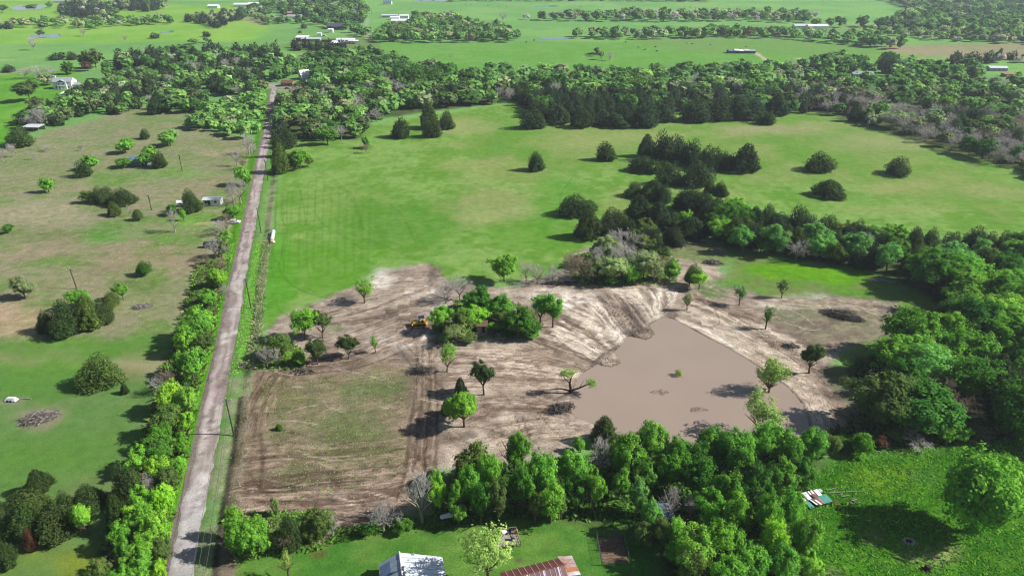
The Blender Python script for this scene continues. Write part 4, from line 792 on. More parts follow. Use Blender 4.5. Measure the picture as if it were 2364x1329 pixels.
# ---- woods: (polygon of tree bases in photo pixels, spacing m, kinds+colours weights, heights, place)
def wood(place, poly, sp, mix, h, wk=(.85, 1.2), seed=1, stuff=False, maxn=2000, rw=None):
    r = random.Random(seed * 77 + 5); w = W(poly); xs = [p[0] for p in w]; ys = [p[1] for p in w]
    keys = [m.split(':')[0] for m in mix.split()]; wt = [float(m.split(':')[1]) for m in mix.split()]
    cell = {}; out = 0; area = (max(xs) - min(xs)) * (max(ys) - min(ys)); tries = int(area / (sp * sp) * 6)
    ex = [(t['x'], t['y'], t['w']) for t in TREES if t['hand']]
    for _ in range(tries):
        x = r.uniform(min(xs), max(xs)); y = r.uniform(min(ys), max(ys))
        if not inpoly(x, y, w): continue
        g = (int(x // sp), int(y // sp))
        if any((x - a) ** 2 + (y - b) ** 2 < sp * sp for i in (-1, 0, 1) for j in (-1, 0, 1) for a, b in cell.get((g[0] + i, g[1] + j), ())): continue
        if any(abs(x - a) < 6 and abs(y - b) < 6 and (x - a) ** 2 + (y - b) ** 2 < (.35 * (c + sp)) ** 2 for a, b, c in ex): continue
        cell.setdefault(g, []).append((x, y))
        k = r.choices(keys, wt)[0]
        # neighbouring trees tend to share a kind
        if vn1(x / 26, y / 26, seed) > .56: k = keys[wt.index(max(wt))] if r.random() < .6 else k
        hh = r.uniform(*h) * (.85 if k[0] == 'B' else 1.0); hh *= .72 if k[0] == 'U' else 1
        ww = hh * r.uniform(*wk) * (.72 if k[0] == 'C' else 1.0); ww = max(ww, sp * .9) if k[0] != 'C' else max(ww, sp * .75)
        px, py = px_of(x, y)
        TREES.append(dict(kind=k[0], x=x, y=y, h=hh, w=ww, col=k[1], place=place, lab=None, px=px, py=py, hand=False, size=ww * FPX / depth_at(y), trunk=False, stuff=stuff)); out += 1
        if out >= maxn: break
def vn1(x, y, s): return float(vnoise(np.array([x]), np.array([y]), s)[0])

wood("in the belt running right from the cedar grove", [(1625, 500), (1700, 508), (1800, 535), (1900, 552), (2000, 560), (2150, 575), (2300, 585), (2420, 590), (2420, 660), (2200, 660), (2080, 640), (1960, 618), (1850, 606), (1700, 590), (1640, 555)], 5.2,
     "Cb:5 Cc:3 Ld:1.5 Lm:2 Lo:1 Bw:1 LG:.5", (8, 12.5), seed=2)
wood("in the deep wood at the right edge", [(2110, 650), (2200, 660), (2460, 660), (2500, 900), (2480, 1020), (2280, 1020), (2150, 1020), (2020, 1020), (1975, 990), (2020, 950), (2030, 880), (2000, 855), (2100, 800), (2170, 760), (2200, 715)], 6.6,
     "Ld:3 Lg:5 LG:4 Lm:.6 Lo:2 Cb:1 Bk:.5 Cc:1", (10, 15), seed=3)
wood("in the clump right of the pond", [(2040, 840), (2110, 805), (2180, 795), (2170, 850), (2060, 875), (1995, 860)], 5.0, "Ld:2 Lg:3 Lo:2 Cb:1 Ls:1", (6, 9), seed=31)
wood("in the left part of the middle wood", [(645, 300), (650, 245), (700, 212), (900, 205), (1100, 200), (1200, 200), (1200, 238), (1160, 240), (1080, 246), (930, 255), (870, 282), (820, 322), (760, 338), (715, 335), (700, 310), (690, 300)], 7.4,
     "Lg:4 Bw:2.2 Ls:2 Lo:2 LG:1.5 Cb:1.5 Cc:1 Ld:2 Lr:.15", (8, 13), seed=4)
wood("in the dark cedar part of the middle wood", [(1200, 238), (1215, 228), (1830, 225), (1830, 262), (1790, 270), (1640, 272), (1560, 258), (1530, 276), (1420, 286), (1350, 286), (1240, 282)], 6.6, "Cb:7 Cc:2 Ld:1.5 Lo:.6 Lg:.5", (9, 13), seed=5)
wood("along the back of the middle wood", [(1090, 186), (1300, 182), (1500, 180), (1700, 172), (1830, 172), (1850, 232), (1600, 228), (1400, 228), (1210, 228), (1100, 205)], 8.5, "Lg:4 LG:2 Ld:4 Lm:1 Bw:1.4 Ls:1.5 Cb:1.5 Ly:.3", (10, 15), seed=6)
wood("around the houses left of the middle wood", [(740, 150), (800, 140), (860, 140), (940, 168), (1090, 186), (1100, 205), (900, 208), (740, 214), (735, 180), (760, 172)], 8.5, "Ld:4 Lg:4 LG:1.5 Bw:.6 Cb:.8 Ls:.6", (11, 16), seed=7)
wood("at the end of the lane around the houses", [(640, 150), (690, 148), (740, 150), (735, 160), (690, 172), (655, 190), (640, 190)], 9, "Ld:3 Lg:4 Bw:.6", (9, 14), seed=71)
wood("in the grey wood right of the meadow", [(1835, 262), (1840, 215), (1930, 205), (2010, 235), (2060, 268), (2150, 270), (2364, 290), (2440, 300), (2440, 420), (2364, 398), (2250, 370), (2150, 334), (2000, 288), (1900, 262)], 5.8,
     "Bw:6 Bk:2 Cb:4.5 Ls:2 Lg:1.6 Lo:1.5 LG:.5 Ld:1", (8, 13), seed=8)
wood("between the grey wood and the right-hand houses", [(1835, 200), (1900, 190), (2100, 198), (2364, 205), (2480, 210), (2480, 300), (2364, 290), (2150, 268), (2000, 232), (1930, 205)], 10.5, "Lg:3 LG:1.5 Ls:2 Bw:2.5 Ld:2.5 Lo:1 Ly:.2", (8, 13), seed=9)
wood("around the houses at the upper right", [(1800, 172), (1880, 150), (1960, 152), (2060, 150), (2140, 158), (2280, 172), (2250, 195), (2100, 196), (2020, 176), (1960, 182), (1860, 190)], 12.5, "Ld:4 Lg:3 LG:1 Cb:1.5 Lm:1", (10, 15), seed=10)
wood("in the wood left of the lane, behind the rough field", [(30, 300), (90, 262), (140, 252), (200, 215), (270, 185), (420, 165), (560, 172), (600, 178), (612, 215), (560, 232), (520, 220), (470, 205), (440, 228), (500, 240), (470, 262), (440, 262), (360, 262), (345, 240), (300, 262), (255, 265), (200, 270), (130, 295), (120, 280), (60, 300)], 7.4,
     "Cb:3 Cc:3 Lg:3 LG:1.6 Lo:2 Bw:1 Ld:2 Ls:1", (7, 12), seed=11)
wood("in the green thicket against the lane, upper left", [(440, 300), (480, 260), (560, 238), (612, 225), (606, 262), (590, 310), (560, 322), (520, 318), (470, 305)], 6.0, "LG:4 Lg:4 Ld:1 Cb:.8 Bw:.8 Ls:.6", (6, 10), seed=12)
wood("at the far end of the left wood", [(270, 140), (340, 134), (480, 124), (640, 128), (650, 150), (600, 165), (480, 158), (400, 168), (270, 160)], 9, "Cb:4 Lg:4 LG:1 Ld:3 Bw:.7 Ls:.5", (9, 14), seed=13)
wood("along the meadow side of the lane", [(640, 238), (652, 238), (660, 330), (640, 335)], 5, "Cb:3 Bw:2 Lg:2 Ls:1", (6, 9), seed=14)
FARMIX = "Ld:4 Lg:4 LG:1 Cb:2.5 Ls:1.5 Bw:.7"
for i, (pl, pg, mx, hh) in enumerate([
    ("far wood beyond the upper right houses", [(1850, 64), (2060, 60), (2100, 20), (2040, 0), (2600, -10), (2600, 98), (2364, 96), (2200, 90), (2100, 72), (1960, 64)], FARMIX, (12, 17)),
    ("long far hedge across the right pastures", [(1196, 48), (1500, 52), (1700, 50), (1880, 56), (1880, 44), (1700, 38), (1450, 38), (1250, 44)], "Lg:3 Bw:3 Ld:3 Ls:2", (11, 17)),
    ("second far hedge across the right pastures", [(1310, 90), (1480, 94), (1640, 88), (1800, 90), (1900, 98), (2000, 110), (2060, 116), (2080, 112), (2000, 98), (1900, 84), (1700, 78), (1480, 82), (1340, 84)], "Lg:4 Ld:3 Ls:1.5 LG:1 Cb:1 Bk:1", (9, 14)),
    ("thicket above the second far hedge", [(1960, 82), (2100, 92), (2364, 104), (2560, 108), (2560, 90), (2364, 86), (2100, 76), (2000, 72)], "Ls:3 Lg:3 Bw:1 Lo:2 LG:1", (7, 12)),
    ("far wood right of the distant road", [(866, 98), (1000, 100), (1100, 98), (1190, 100), (1200, 90), (1160, 74), (1080, 62), (1040, 44), (960, 44), (950, 66), (880, 74)], "LG:2 Lg:4 Ls:2 Ld:2 Bk:.7 Cb:1", (10, 15)),
    ("far wood left of the distant road", [(560, 46), (640, 34), (760, 52), (840, 60), (846, 20), (800, -6), (620, -4), (600, 24), (560, 36)], FARMIX, (11, 16)),
    ("clump in front of the far left wood", [(428, 48), (470, 40), (540, 34), (560, 46), (540, 54), (520, 66), (490, 68), (470, 56), (430, 52)], "Cb:4 Cc:2 Ls:2 Lg:1", (9, 13)),
    ("far left wood behind the yellow pasture", [(142, 40), (190, 44), (268, 42), (270, 26), (230, 12), (170, 8), (142, 28)], "Cb:3 Ls:3 Ld:2 Bw:.6", (10, 15)),
    ("upper middle left wood at the skyline", [(262, 24), (340, 28), (380, 22), (384, 8), (330, 6), (270, 14)], "Cb:4 Ls:2 Ld:2", (11, 16)),
    ("hedge across the far left pastures", [(0, 72), (40, 64), (130, 66), (200, 70), (270, 62), (330, 60), (400, 56), (400, 52), (270, 50), (200, 52), (130, 56), (30, 56), (-20, 60)], "Ls:2 Lg:3 Cb:3 LG:1 Bw:.6", (9, 13)),
    ("top edge hedge line", [(1040, 4), (1400, 3), (1640, 6), (1640, 0), (1400, -3), (1040, -2)], FARMIX, (10, 15)),
    ("skyline woods", [(-200, -8), (600, -6), (1000, -12), (1000, -26), (0, -30), (-400, -20)], FARMIX, (12, 18)),
    ("skyline woods on the right", [(1100, -16), (2600, -14), (2700, -34), (1100, -40)], FARMIX, (12, 18)),
    ("trees round the far middle houses", [(640, 52), (740, 50), (850, 76), (852, 88), (820, 84), (800, 72), (720, 58), (640, 56)], "Ld:3 Lg:3 Cb:1", (8, 12)),
    ("clump by the white roof house", [(680, 118), (745, 118), (800, 116), (800, 110), (745, 112), (680, 110)], "Cb:4 Ld:1", (8, 11)),
    ("short hedge between the small pastures", [(585, 48), (625, 58), (640, 54), (600, 42)], "LG:2 Ls:2 Lg:2", (8, 11)),
    ("trees along the distant right houses", [(2200, 148), (2364, 146), (2400, 142), (2364, 138), (2200, 140)], "Cb:3 Lo:1 Bw:1", (8, 12)),
    ]):
    wood(pl, pg, 34 if 'skyline woods' in pl else 11 if P(1200, pg[0][1])[1] < 900 else 14, mx, hh, seed=40 + i, stuff=True)

# ---- which become individuals: the largest 300 of each kind, the rest one mass per wood
NAMES = {'C': 'cedar_tree', 'L': 'leafy_tree', 'S': 'thin_leafy_tree', 'B': 'bare_tree', 'U': 'shrub'}
WORD = {'C': 'cedar', 'L': 'broadleaf tree', 'S': 'airy broadleaf tree', 'B': 'leafless tree', 'U': 'low shrub'}
indiv = []; mass = []
bykind = {}
for t in TREES:
    vis = -22 < t['px'] < IMW + 40 and t['py'] - t['h'] * FPX / depth_at(t['y']) < IMH + 5
    t['score'] = (t['h'] * FPX / depth_at(t['y'])) * (2.2 if t['hand'] else 1.0)
    if t['px'] < -200 or t['px'] > IMW + 260: continue
    if t.get('stuff') or not vis: mass.append(t)
    else: bykind.setdefault(t['kind'], []).append(t)
for k, l in bykind.items():
    l.sort(key=lambda t: -t['score']); indiv += l[:295]; mass += l[295:]
print("TREES individuals", len(indiv), "mass", len(mass), {k: len(v) for k, v in bykind.items()})

ORD = ["", "first", "second", "third", "fourth", "fifth", "sixth", "seventh", "eighth", "ninth", "tenth", "eleventh", "twelfth", "thirteenth", "fourteenth", "fifteenth", "sixteenth", "seventeenth", "eighteenth", "nineteenth", "twentieth"]
def ordn(n):
    if n <= 20: return ORD[n]
    s = {1: 'st', 2: 'nd', 3: 'rd'}.get(n % 10, 'th') if n % 100 not in (11, 12, 13) else 'th'
    return f"{n}{s}"
byplace = {}
for t in indiv: byplace.setdefault(t['place'], []).append(t)
lab_groups = {}
for pl, l in byplace.items():
    ys = sorted(t['py'] for t in l); n = len(l)
    hs = sorted(t['h'] for t in l); hm = hs[n // 2]
    for t in l:
        row = ""
        if n > 24:
            f = sum(1 for y in ys if y < t['py']) / n
            row = "front row" if f > .75 else "second row" if f > .5 else "third row" if f > .25 else "back row"
        sz = "tall" if t['h'] > hm * 1.12 else "small" if t['h'] < hm * .85 else ""
        t['desc'] = (sz + " " + PAL[t['col']][1] + " " + WORD[t['kind']]).strip().replace('bare grey leafless', 'grey leafless').replace('bare brownish leafless', 'brown leafless')
        t['row'] = row; lab_groups.setdefault((t['desc'], row, pl), []).append(t)
for (desc, row, pl), l in lab_groups.items():
    l.sort(key=lambda t: t['px'])
    for i, t in enumerate(l):
        if len(l) == 1: t['label'] = desc + (", " + row if row else "") + " " + pl
        else: t['label'] = desc + ", " + ordn(i + 1) + " from left" + (" in the " + row + "," if row else "") + " " + pl
        ws = t['label'].split()
        if len(ws) > 16: t['label'] = " ".join(t['label'].replace(" the ", " ").replace(" from left in ", " from left, ").split()[:16])

rt = random.Random(99)
for t in indiv:
    near = t['y'] < 300; k = t['kind']; z = gz(t['x'], t['y']) if t['y'] < 600 else 0.0
    hx, wxm = t['h'] / 10.0, t['w'] / 8.0
    if k == 'C': pool = (CEDAR if near else CEDAR_M); cm = rt.choice(pool); tm = TRUNKC[0]
    elif k == 'S': cm = rt.choice(SPARSE if near else SPARSE_M); tm = rt.choice(TRUNK)
    elif k == 'B': cm = rt.choice(BARE if near else BARE_M); tm = rt.choice(TRUNK)
    elif t['size'] > 150: cm = LEAFY[1]; tm = TRUNK[0]
    else: cm = rt.choice(LEAFY if near else LEAFY_M); tm = rt.choice(TRUNK)
    if t['trunk'] and k in 'CL': lift = .16
    else: lift = 0.0
    if t['size'] > 150: lift = -.13; hx *= 1.08
    root = empty(NAMES[k], (t['x'], t['y'], z), rt.uniform(0, 6.28))
    tag(root, t['label'], {'C': 'cedar tree', 'L': 'tree', 'S': 'tree', 'B': 'bare tree', 'U': 'shrub'}[k], WORD[k] + "s " + t['place'])
    co = link("crown", cm, None, root, (0, 0, lift * t['h']), 0, (wxm * rt.uniform(.86, 1.12), wxm * rt.uniform(.86, 1.12), hx * (1 - lift)))
    root.rotation_euler = (rt.gauss(0, .035), rt.gauss(0, .035), root.rotation_euler.z)
    base = (1.2 if k in 'LSU' else 1.0) * tc(PAL[t['col']][0]) * rt.uniform(.84, 1.14); base = base * np.array([rt.uniform(.9, 1.07), 1.0, rt.uniform(.8, 1.05)])
    if t['y'] > 380 and k != 'C': g_ = base.mean() * np.array([1.0, 1.12, .78]); f_ = min((t['y'] - 380) / 600, 1) * .25 + .1; base = base * (1 - f_) + g_ * f_  # crowns greyed with distance: haze painted into the foliage colour
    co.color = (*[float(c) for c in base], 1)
    to = link("trunk", tm, None, root, (0, 0, 0), 0, (max(hx, .5) * .9 if k != 'B' else hx, max(hx, .5) * .9 if k != 'B' else hx, hx * (.86 if k != 'C' else .95)))
    tb = gc(176, 166, 150) if k == 'B' else gc(120, 104, 88); to.color = (*[float(c) for c in tb * rt.uniform(.7, 1.1)], 1)
    if k == 'B': co.color = (*[float(c) for c in tc(PAL[t['col']][0]) * 1.1 * rt.uniform(.8, 1.1)], 1)

# ---- masses
def lowset(fn, n):
    return [fn(i) for i in range(n)]
LOW_L = lowset(lambda i: crown_leafy(700 + i, 220, 1.35, low=.3, lobes=12), 5)
LOW_LF = lowset(lambda i: crown_leafy(720 + i, 120, 1.8, low=.2, lobes=9), 4)
LOW_C = lowset(lambda i: crown_cedar(740 + i, 210, 1.15, i % 3), 4)
LOW_B = lowset(lambda i: crown_leafy(760 + i, 210, .95, low=.8, lobes=14, sparse=1.), 3)
rn = np.random.default_rng(8)
groups = {}
for t in mass: groups.setdefault(t['place'], []).append(t)
for pl, l in groups.items():
    V, Q, Av, Tn = [], [], [], []; off = 0
    for t in l:
        far = t['y'] > 1300
        src = LOW_C if t['kind'] == 'C' else LOW_B if t['kind'] in 'BS' else (LOW_LF if far else LOW_L)
        v, q, a = src[rn.integers(len(src))]
        an = rn.uniform(0, 6.28); ca, sa = math.cos(an), math.sin(an)
        x = (v[:, 0] * ca - v[:, 1] * sa) * t['w'] / 8 + t['x']; y = (v[:, 0] * sa + v[:, 1] * ca) * t['w'] / 8 + t['y']; z = v[:, 2] * t['h'] / 10
        V.append(np.stack([x, y, z], 1)); Q.append(q + off); off += len(v); Av.append(a)
        c = tc(PAL[t['col']][0]) * (1.4 if t['kind'] != 'C' else 1.05) * rn.uniform(.82, 1.15) * np.array([rn.uniform(.9, 1.12), 1, rn.uniform(.85, 1.15)])
        c = c * .7 + c.mean() * np.array([1.0, 1.12, .8]) * .3
        Tn.append(np.tile(c, (len(v), 1)))
    me = mesh_np("woodland", np.concatenate(V), np.concatenate(Q), attr={'v': np.concatenate(Av), 'tint': np.concatenate(Tn)})
    o = link("far_woodland" if l[0].get('stuff') else "leftover_trees", me, M_LEAFT)  # whole trees left over from those built singly, merged per wood
    tag(o, ("mixed dark and light green trees, " + pl)[:110], None, None, 'stuff')
print("mass tris", sum(len(me.polygons) for me in bpy.data.meshes if me.name.startswith('woodland')) * 2)
# ------------------------------------------------------------------ materials for built things
M_WOODP = paint("weathered_pole_wood", tuple(gc(84, 74, 64)), .85, var=.35, scale=2)
M_STEEL = paint("galvanised_steel", tuple(gc(170, 174, 176)), .45, .6, .2)
M_WIRE = paint("wire", tuple(gc(150, 156, 150)), .5, .3, .1)
M_GLAZ = paint("dark_glass", (.02, .025, .03), .12, 0, .1, spec=.5)
M_WHITE = paint("white_paint", (.74, .75, .75), .5, 0, .1)
M_WALLW = paint("white_siding", (.66, .67, .66), .6, 0, .12)
M_TIN = paint("white_tin_roof", (.62, .65, .68), .42, .15, .28, .8)
M_TINB = paint("blue_grey_tin", (.13, .18, .27), .5, .1, .2, .8)
M_TINL = paint("weathered_and_shaded_tin", (.34, .39, .45), .5, .1, .35, 1.2)
M_RUST = paint("rust_red_tin", (.17, .055, .045), .6, .1, .35, 1.0)
M_RUSTP = paint("faded_purple_tin", (.15, .085, .09), .6, .1, .3, 1.0)
M_SEAM = paint("pale_seam", (.55, .46, .46), .6, .1, .3, 2.0)
M_RUSTW = paint("white_tin_with_rust", (.62, .62, .62), .5, .1, .3, .35, dirt=(.26, .10, .05))
M_GREEN = paint("green_tin", (.05, .26, .20), .5, .1, .3)
M_MAROON = paint("maroon_tin", (.16, .07, .07), .6, .1, .3)
M_ORANGE = paint("orange_rust", (.45, .17, .08), .7, 0, .35, 2)
M_TIMB = paint("old_grey_boards", tuple(gc(206, 196, 174)), .85, 0, .4, 2.5)
M_BROWNW = paint("brown_boards", tuple(gc(128, 98, 76)), .85, 0, .3, 2)
M_YEL = paint("machine_yellow", (.66, .42, .06), .45, 0, .3, 1.5)
M_TRACK = paint("dark_track_steel", (.045, .04, .04), .7, .3, .3, 4)
M_BLADE = paint("worn_blade_steel", (.10, .09, .09), .6, .4, .4, 2)
M_BLACK = paint("black_paint", (.02, .022, .03), .4, 0, .2)
M_RUBBER = paint("rubber", (.02, .02, .02), .9, 0, .2)
M_CARW = paint("white_car_paint", (.78, .79, .80), .25, 0, .05, spec=.5)
M_CARD = paint("dark_blue_car_paint", (.02, .025, .04), .25, 0, .1, spec=.5)
M_CARS = paint("silver_car_paint", (.4, .42, .44), .3, .4, .1, spec=.5)
M_WRAP = paint("pale_green_wrap", (.50, .66, .54), .4, 0, .12, 1.2)
M_HAY = paint("weathered_hay", (.44, .30, .20), .95, 0, .35, 4)
M_BRICK = paint("red_brown_brick", (.28, .14, .10), .85, 0, .2)
M_TERRA = paint("terracotta_roof", (.40, .18, .11), .7, 0, .25)
M_SLATE = paint("dark_slate_roof", (.07, .075, .10), .6, 0, .2)
M_GREYR = paint("grey_shingle_roof", (.30, .32, .34), .7, 0, .25)
M_SOIL = paint("garden_soil", tuple(gc(150, 124, 98)), .95, 0, .45, 1.5)
M_BONE = paint("bleached_wood", tuple(gc(196, 188, 176)), .85, 0, .35, 2)
M_GREYW = paint("grey_dead_wood", tuple(gc(136, 126, 118)), .9, 0, .4, 2)
M_CHAR = paint("dark_brush", tuple(gc(62, 54, 50)), .95, 0, .4, 2)
M_COW = paint("black_cow_hide", (.03, .025, .022), .7, 0, .3)
M_COWT = paint("tan_cow_hide", (.34, .20, .10), .8, 0, .3)
R = random.Random(4)

def root(name, px, py, label, cat, group=None, rz=0.0, xy=None, z=None):
    x, y = xy if xy else P(px, py)
    o = empty(name, (x, y, gz(x, y) if z is None else z), rz); tag(o, label, cat, group); return o

# ------------------------------------------------------------------ power line along the lane
def pole_parts(r, h, arm=True, armrot=0.0, trans=False, lean=(0, 0)):
    m = MB(); m.tube([(0, 0, -.5), (lean[0] * .5, lean[1] * .5, h / 2), (lean[0], lean[1], h)], [.19, .16, .12], 8); m.build("pole_shaft", M_WOODP, r)
    tips = []
    if arm:
        a = empty("tmp", (0, 0, 0)); bpy.data.objects.remove(a)
        Mx = Matrix.Translation((lean[0], lean[1], h - .55)) @ Matrix.Rotation(armrot, 4, 'Z')
        b = MB(); b.box(-1.15, 1.15, -.13, -.02, -.06, .06, Mx); b.tube([Mx @ Vector((-.6, -.07, 0)), Mx @ Vector((0, -.07, -.6))], .025, 5); b.tube([Mx @ Vector((.6, -.07, 0)), Mx @ Vector((0, -.07, -.6))], .025, 5)
        arm_o = b.build("crossarm", M_STEEL, r)
        for ux in (-1.05, 1.05):
            i = MB(); p = Mx @ Vector((ux, -.07, .05)); i.tube([p, p + Vector((0, 0, .12)), p + Vector((0, 0, .2))], [.07, .09, .05], 8); i.build("insulator", M_WHITE, arm_o); tips.append(p + Vector((0, 0, .22)))
        i = MB(); p = Vector((lean[0], lean[1], h)); i.tube([p, p + Vector((0, 0, .16)), p + Vector((0, 0, .26))], [.06, .09, .05], 8); i.build("insulator", M_WHITE, r); tips.insert(1, p + Vector((0, 0, .27)))
    if trans:
        t = MB(); t.cyl((lean[0] + .35, lean[1], h - 2.1), (lean[0] + .35, lean[1], h - 1.2), .22, 10); t.build("transformer", M_STEEL, r)
    return tips
bx0 = P(540, 1003.5); bx1 = P(579.5, 710.5)
seq = [((2 * bx0[0] - bx1[0]), (2 * bx0[1] - bx1[1])), bx0, bx1, P(603, 537), P(618.5, 416), P(629, 330), P(637, 283), P(643, 245)]
LN = ["just below the picture's bottom edge", "standing nearest, at the corner of the dirt clearing", "between the lane and the mower tracks", "beside the long wrapped bale", "at the dry grass by the meadow corner", "where trees shade the lane", "in the shade row up the lane", "at the far end of the lane"]
tops = []
for i, (x, y) in enumerate(seq):
    o = empty("utility_pole", (x, y, gz(x, y)), 0)
    tag(o, "dark wooden utility pole with crossarm, " + LN[i], "utility pole", "utility poles along the lane")
    a = math.atan2(seq[min(i + 1, 7)][1] - seq[max(i - 1, 0)][1], seq[min(i + 1, 7)][0] - seq[max(i - 1, 0)][0]) - math.pi / 2
    t = pole_parts(o, 10.4, True, a, i == 4, (R.uniform(-.1, .1), 0)); tops.append([o.location + p for p in t])
for w, nm in enumerate(("left conductor of the power line along the lane", "top middle conductor of the power line along the lane", "right conductor of the power line along the lane")):
    m = MB()
    for a, b in zip(tops[:-1], tops[1:]):
        p, q = a[w], b[w]; m.tube([p.lerp(q, k / 10) - Vector((0, 0, 1.1 * (1 - (2 * k / 10 - 1) ** 2))) for k in range(11)], .036, 3, caps=False)
    tag(m.build("power_line", M_WIRE), nm, "wire", "wires of the lane's power line")
m = MB(); p = tops[1][2] * 1; 
for a, b in zip(tops[:-1], tops[1:]):
    p, q = a[1] - Vector((0, 0, 2.6)), b[1] - Vector((0, 0, 2.6)); m.tube([p.lerp(q, k / 10) - Vector((0, 0, 1.3 * (1 - (2 * k / 10 - 1) ** 2))) for k in range(11)], .03, 3, caps=False)
tag(m.build("power_line", M_WOODP), "dark lower cable strung under the lane's power line", "wire", "wires of the lane's power line")
for px, py, top, lb, tr in [(177, 666, 619, "thin lone utility pole in the rough field, leaning left", False), (350, 485, 449, "utility pole with transformer beside the low wide cedar", True), (421, 396, 356, "utility pole right of the hidden blue-roofed house", True),
                            (672.5, 112, 98, "left pole of a distant pair above the lane's end", False), (682, 115, 92.5, "right pole of a distant pair above the lane's end", False), (720, 113, 90, "distant utility pole in front of the silver shed", False), (830, 111, 93.5, "distant utility pole right of the white roof house", False),
                            (1846, 154, 138, "short utility pole by the pale sand patch upper right", False), (847, 41, 24, "tiny far utility pole where the distant road ends", False), (858, 34, 20, "tiniest far utility pole on the horizon side", False)]:
    x, y = P(px, py); h = max(height_for(py, top), 6); o = root("utility_pole", px, py, lb, "utility pole"); pole_parts(o, h, tr or True, R.uniform(-.5, .5), tr, (-.25 if px == 177 else 0, 0))

# wire fence on the meadow side of the lane
fl = offset(RC, 8.6); FP = []; d = along(fl); s = 14
while s < d[-1] * .62:
    k = max(i for i in range(len(d)) if d[i] <= s); k = min(k, len(d) - 2); t = (s - d[k]) / (d[k + 1] - d[k]); FP.append((fl[k][0] + (fl[k + 1][0] - fl[k][0]) * t, fl[k][1] + (fl[k + 1][1] - fl[k][1]) * t)); s += 4.6
fo = empty("wire_fence", (FP[0][0], FP[0][1], 0)); tag(fo, "old wire fence with thin wooden posts between lane and meadow", "fence")
pm = MB(); pm.tube([(0, 0, -.3), (.02, 0, 1.35)], [.07, .06], 6); pme = pm.mesh("post"); pme.materials.append(M_TIMB)
for x, y in FP: link("post", pme, None, fo, (x - FP[0][0], y - FP[0][1], gz(x, y)))
wm = MB()
for hh in (.45, .85, 1.2):
    for a, b in zip(FP[:-1], FP[1:]): wm.tube([(a[0] - FP[0][0], a[1] - FP[0][1], hh), (b[0] - FP[0][0], b[1] - FP[0][1], hh)], .012, 3, caps=False)
wm.build("wire", M_WIRE, fo)

# ------------------------------------------------------------------ houses
def sheets(parent, e0, e1, r0, r1, n, mats, name="roof_sheet", th=.05, seam=None, pick=None):
    """metal sheets between an eave line e0-e1 and a ridge line r0-r1"""
    for i in range(n):
        a, b = i / n + .004, (i + 1) / n - .004; up = Vector((0, 0, .012 * (i % 2)))
        q = [e0.lerp(e1, a) + up, e0.lerp(e1, b) + up, r0.lerp(r1, b) + up, r0.lerp(r1, a) + up]
        m = MB(); m.slab(q, th); m.build(name, mats[i % len(mats)] if pick is None else pick(i), parent)
        if seam and i:
            a = i / n; p, q2 = e0.lerp(e1, a) + Vector((0, 0, .03)), r0.lerp(r1, a) + Vector((0, 0, .03)); s = MB(); s.tube([p, q2], .055, 4); s.build("seam", seam, parent)
def wallbox(parent, pts, z0, z1, mat, name="wall"):
    m = MB(); n = len(pts); vs = [Vector((p[0], p[1], z0)) for p in pts] + [Vector((p[0], p[1], z1)) for p in pts]
    m.add(vs, [tuple(range(n - 1, -1, -1)), tuple(range(n, 2 * n))] + [(i, (i + 1) % n, (i + 1) % n + n, i + n) for i in range(n)]); return m.build(name, mat, parent)
# white metal roofed house at the bottom edge
B = PV(922, 1274, 4.5); A = PV(874, 1301, 2.6); Cc_ = PV(1021, 1284, 2.7)
ax = (PV(929, 1329, 4.5) - B).normalized() * 9.5
hb = empty("house", ((B.x + Cc_.x) / 2, B.y - 4, 0)); tag(hb, "house with a patched white metal roof cut by the bottom edge", "house"); L0 = hb.location.copy()
A, B, Cc_ = A - L0, B - L0, Cc_ - L0; A = Vector((A.x, B.y, A.z)) if abs(A.y - B.y) < .2 else A
sheets(hb, A, A + ax, B, B + ax, 8, [M_TINL], pick=lambda i: M_TINL)  # slope facing away from the sun: its shade is painted in as greyer tin
q = [A.lerp(B, .08) + ax * .08, A.lerp(B, .08) + ax * .42, A.lerp(B, .52) + ax * .42, A.lerp(B, .52) + ax * .08]; m = MB(); m.slab([p + Vector((0, 0, .05)) for p in q], .03); tag(m.build("roof_patch", M_TINB, hb), "dark blue grey patch sheet")
sheets(hb, Cc_, Cc_ + ax, B, B + ax, 9, [M_TIN])
m = MB(); m.tube([B + Vector((0, 0, .04)) - ax * .01, B + ax + Vector((0, 0, .04))], .13, 5); m.build("ridge_cap", M_WHITE, hb)
for t, dx in ((.42, .25), (.55, .3)):
    m = MB(); p = B + ax * t + Vector((dx, 0, -.1)); m.cyl(p, p + Vector((0, 0, .7)), .16, 8); m.cyl(p + Vector((0, 0, .7)), p + Vector((0, 0, .85)), .26, 8); m.build("roof_vent", M_BLADE, hb)
m = MB(); p = B.lerp(Cc_, .33) + ax * .03; m.cyl(p, p + Vector((0, 0, .45)), .12, 7); m.build("vent_pipe", M_TIMB, hb)
wp = [A + Vector((.3, -.3, 0)), Cc_ + Vector((-.3, -.3, 0)), Cc_ + ax + Vector((-.3, .3, 0)), A + ax + Vector((.3, .3, 0))]
wallbox(hb, wp, 0, 2.5, M_WALLW)
m = MB(); m.add([wp[0] + Vector((0, 0, 2.5 - wp[0].z)), wp[1] + Vector((0, 0, 2.5 - wp[1].z)), B + Vector((0, -.3, -.12))], [(0, 1, 2)]); m.build("gable", M_WALLW, hb)
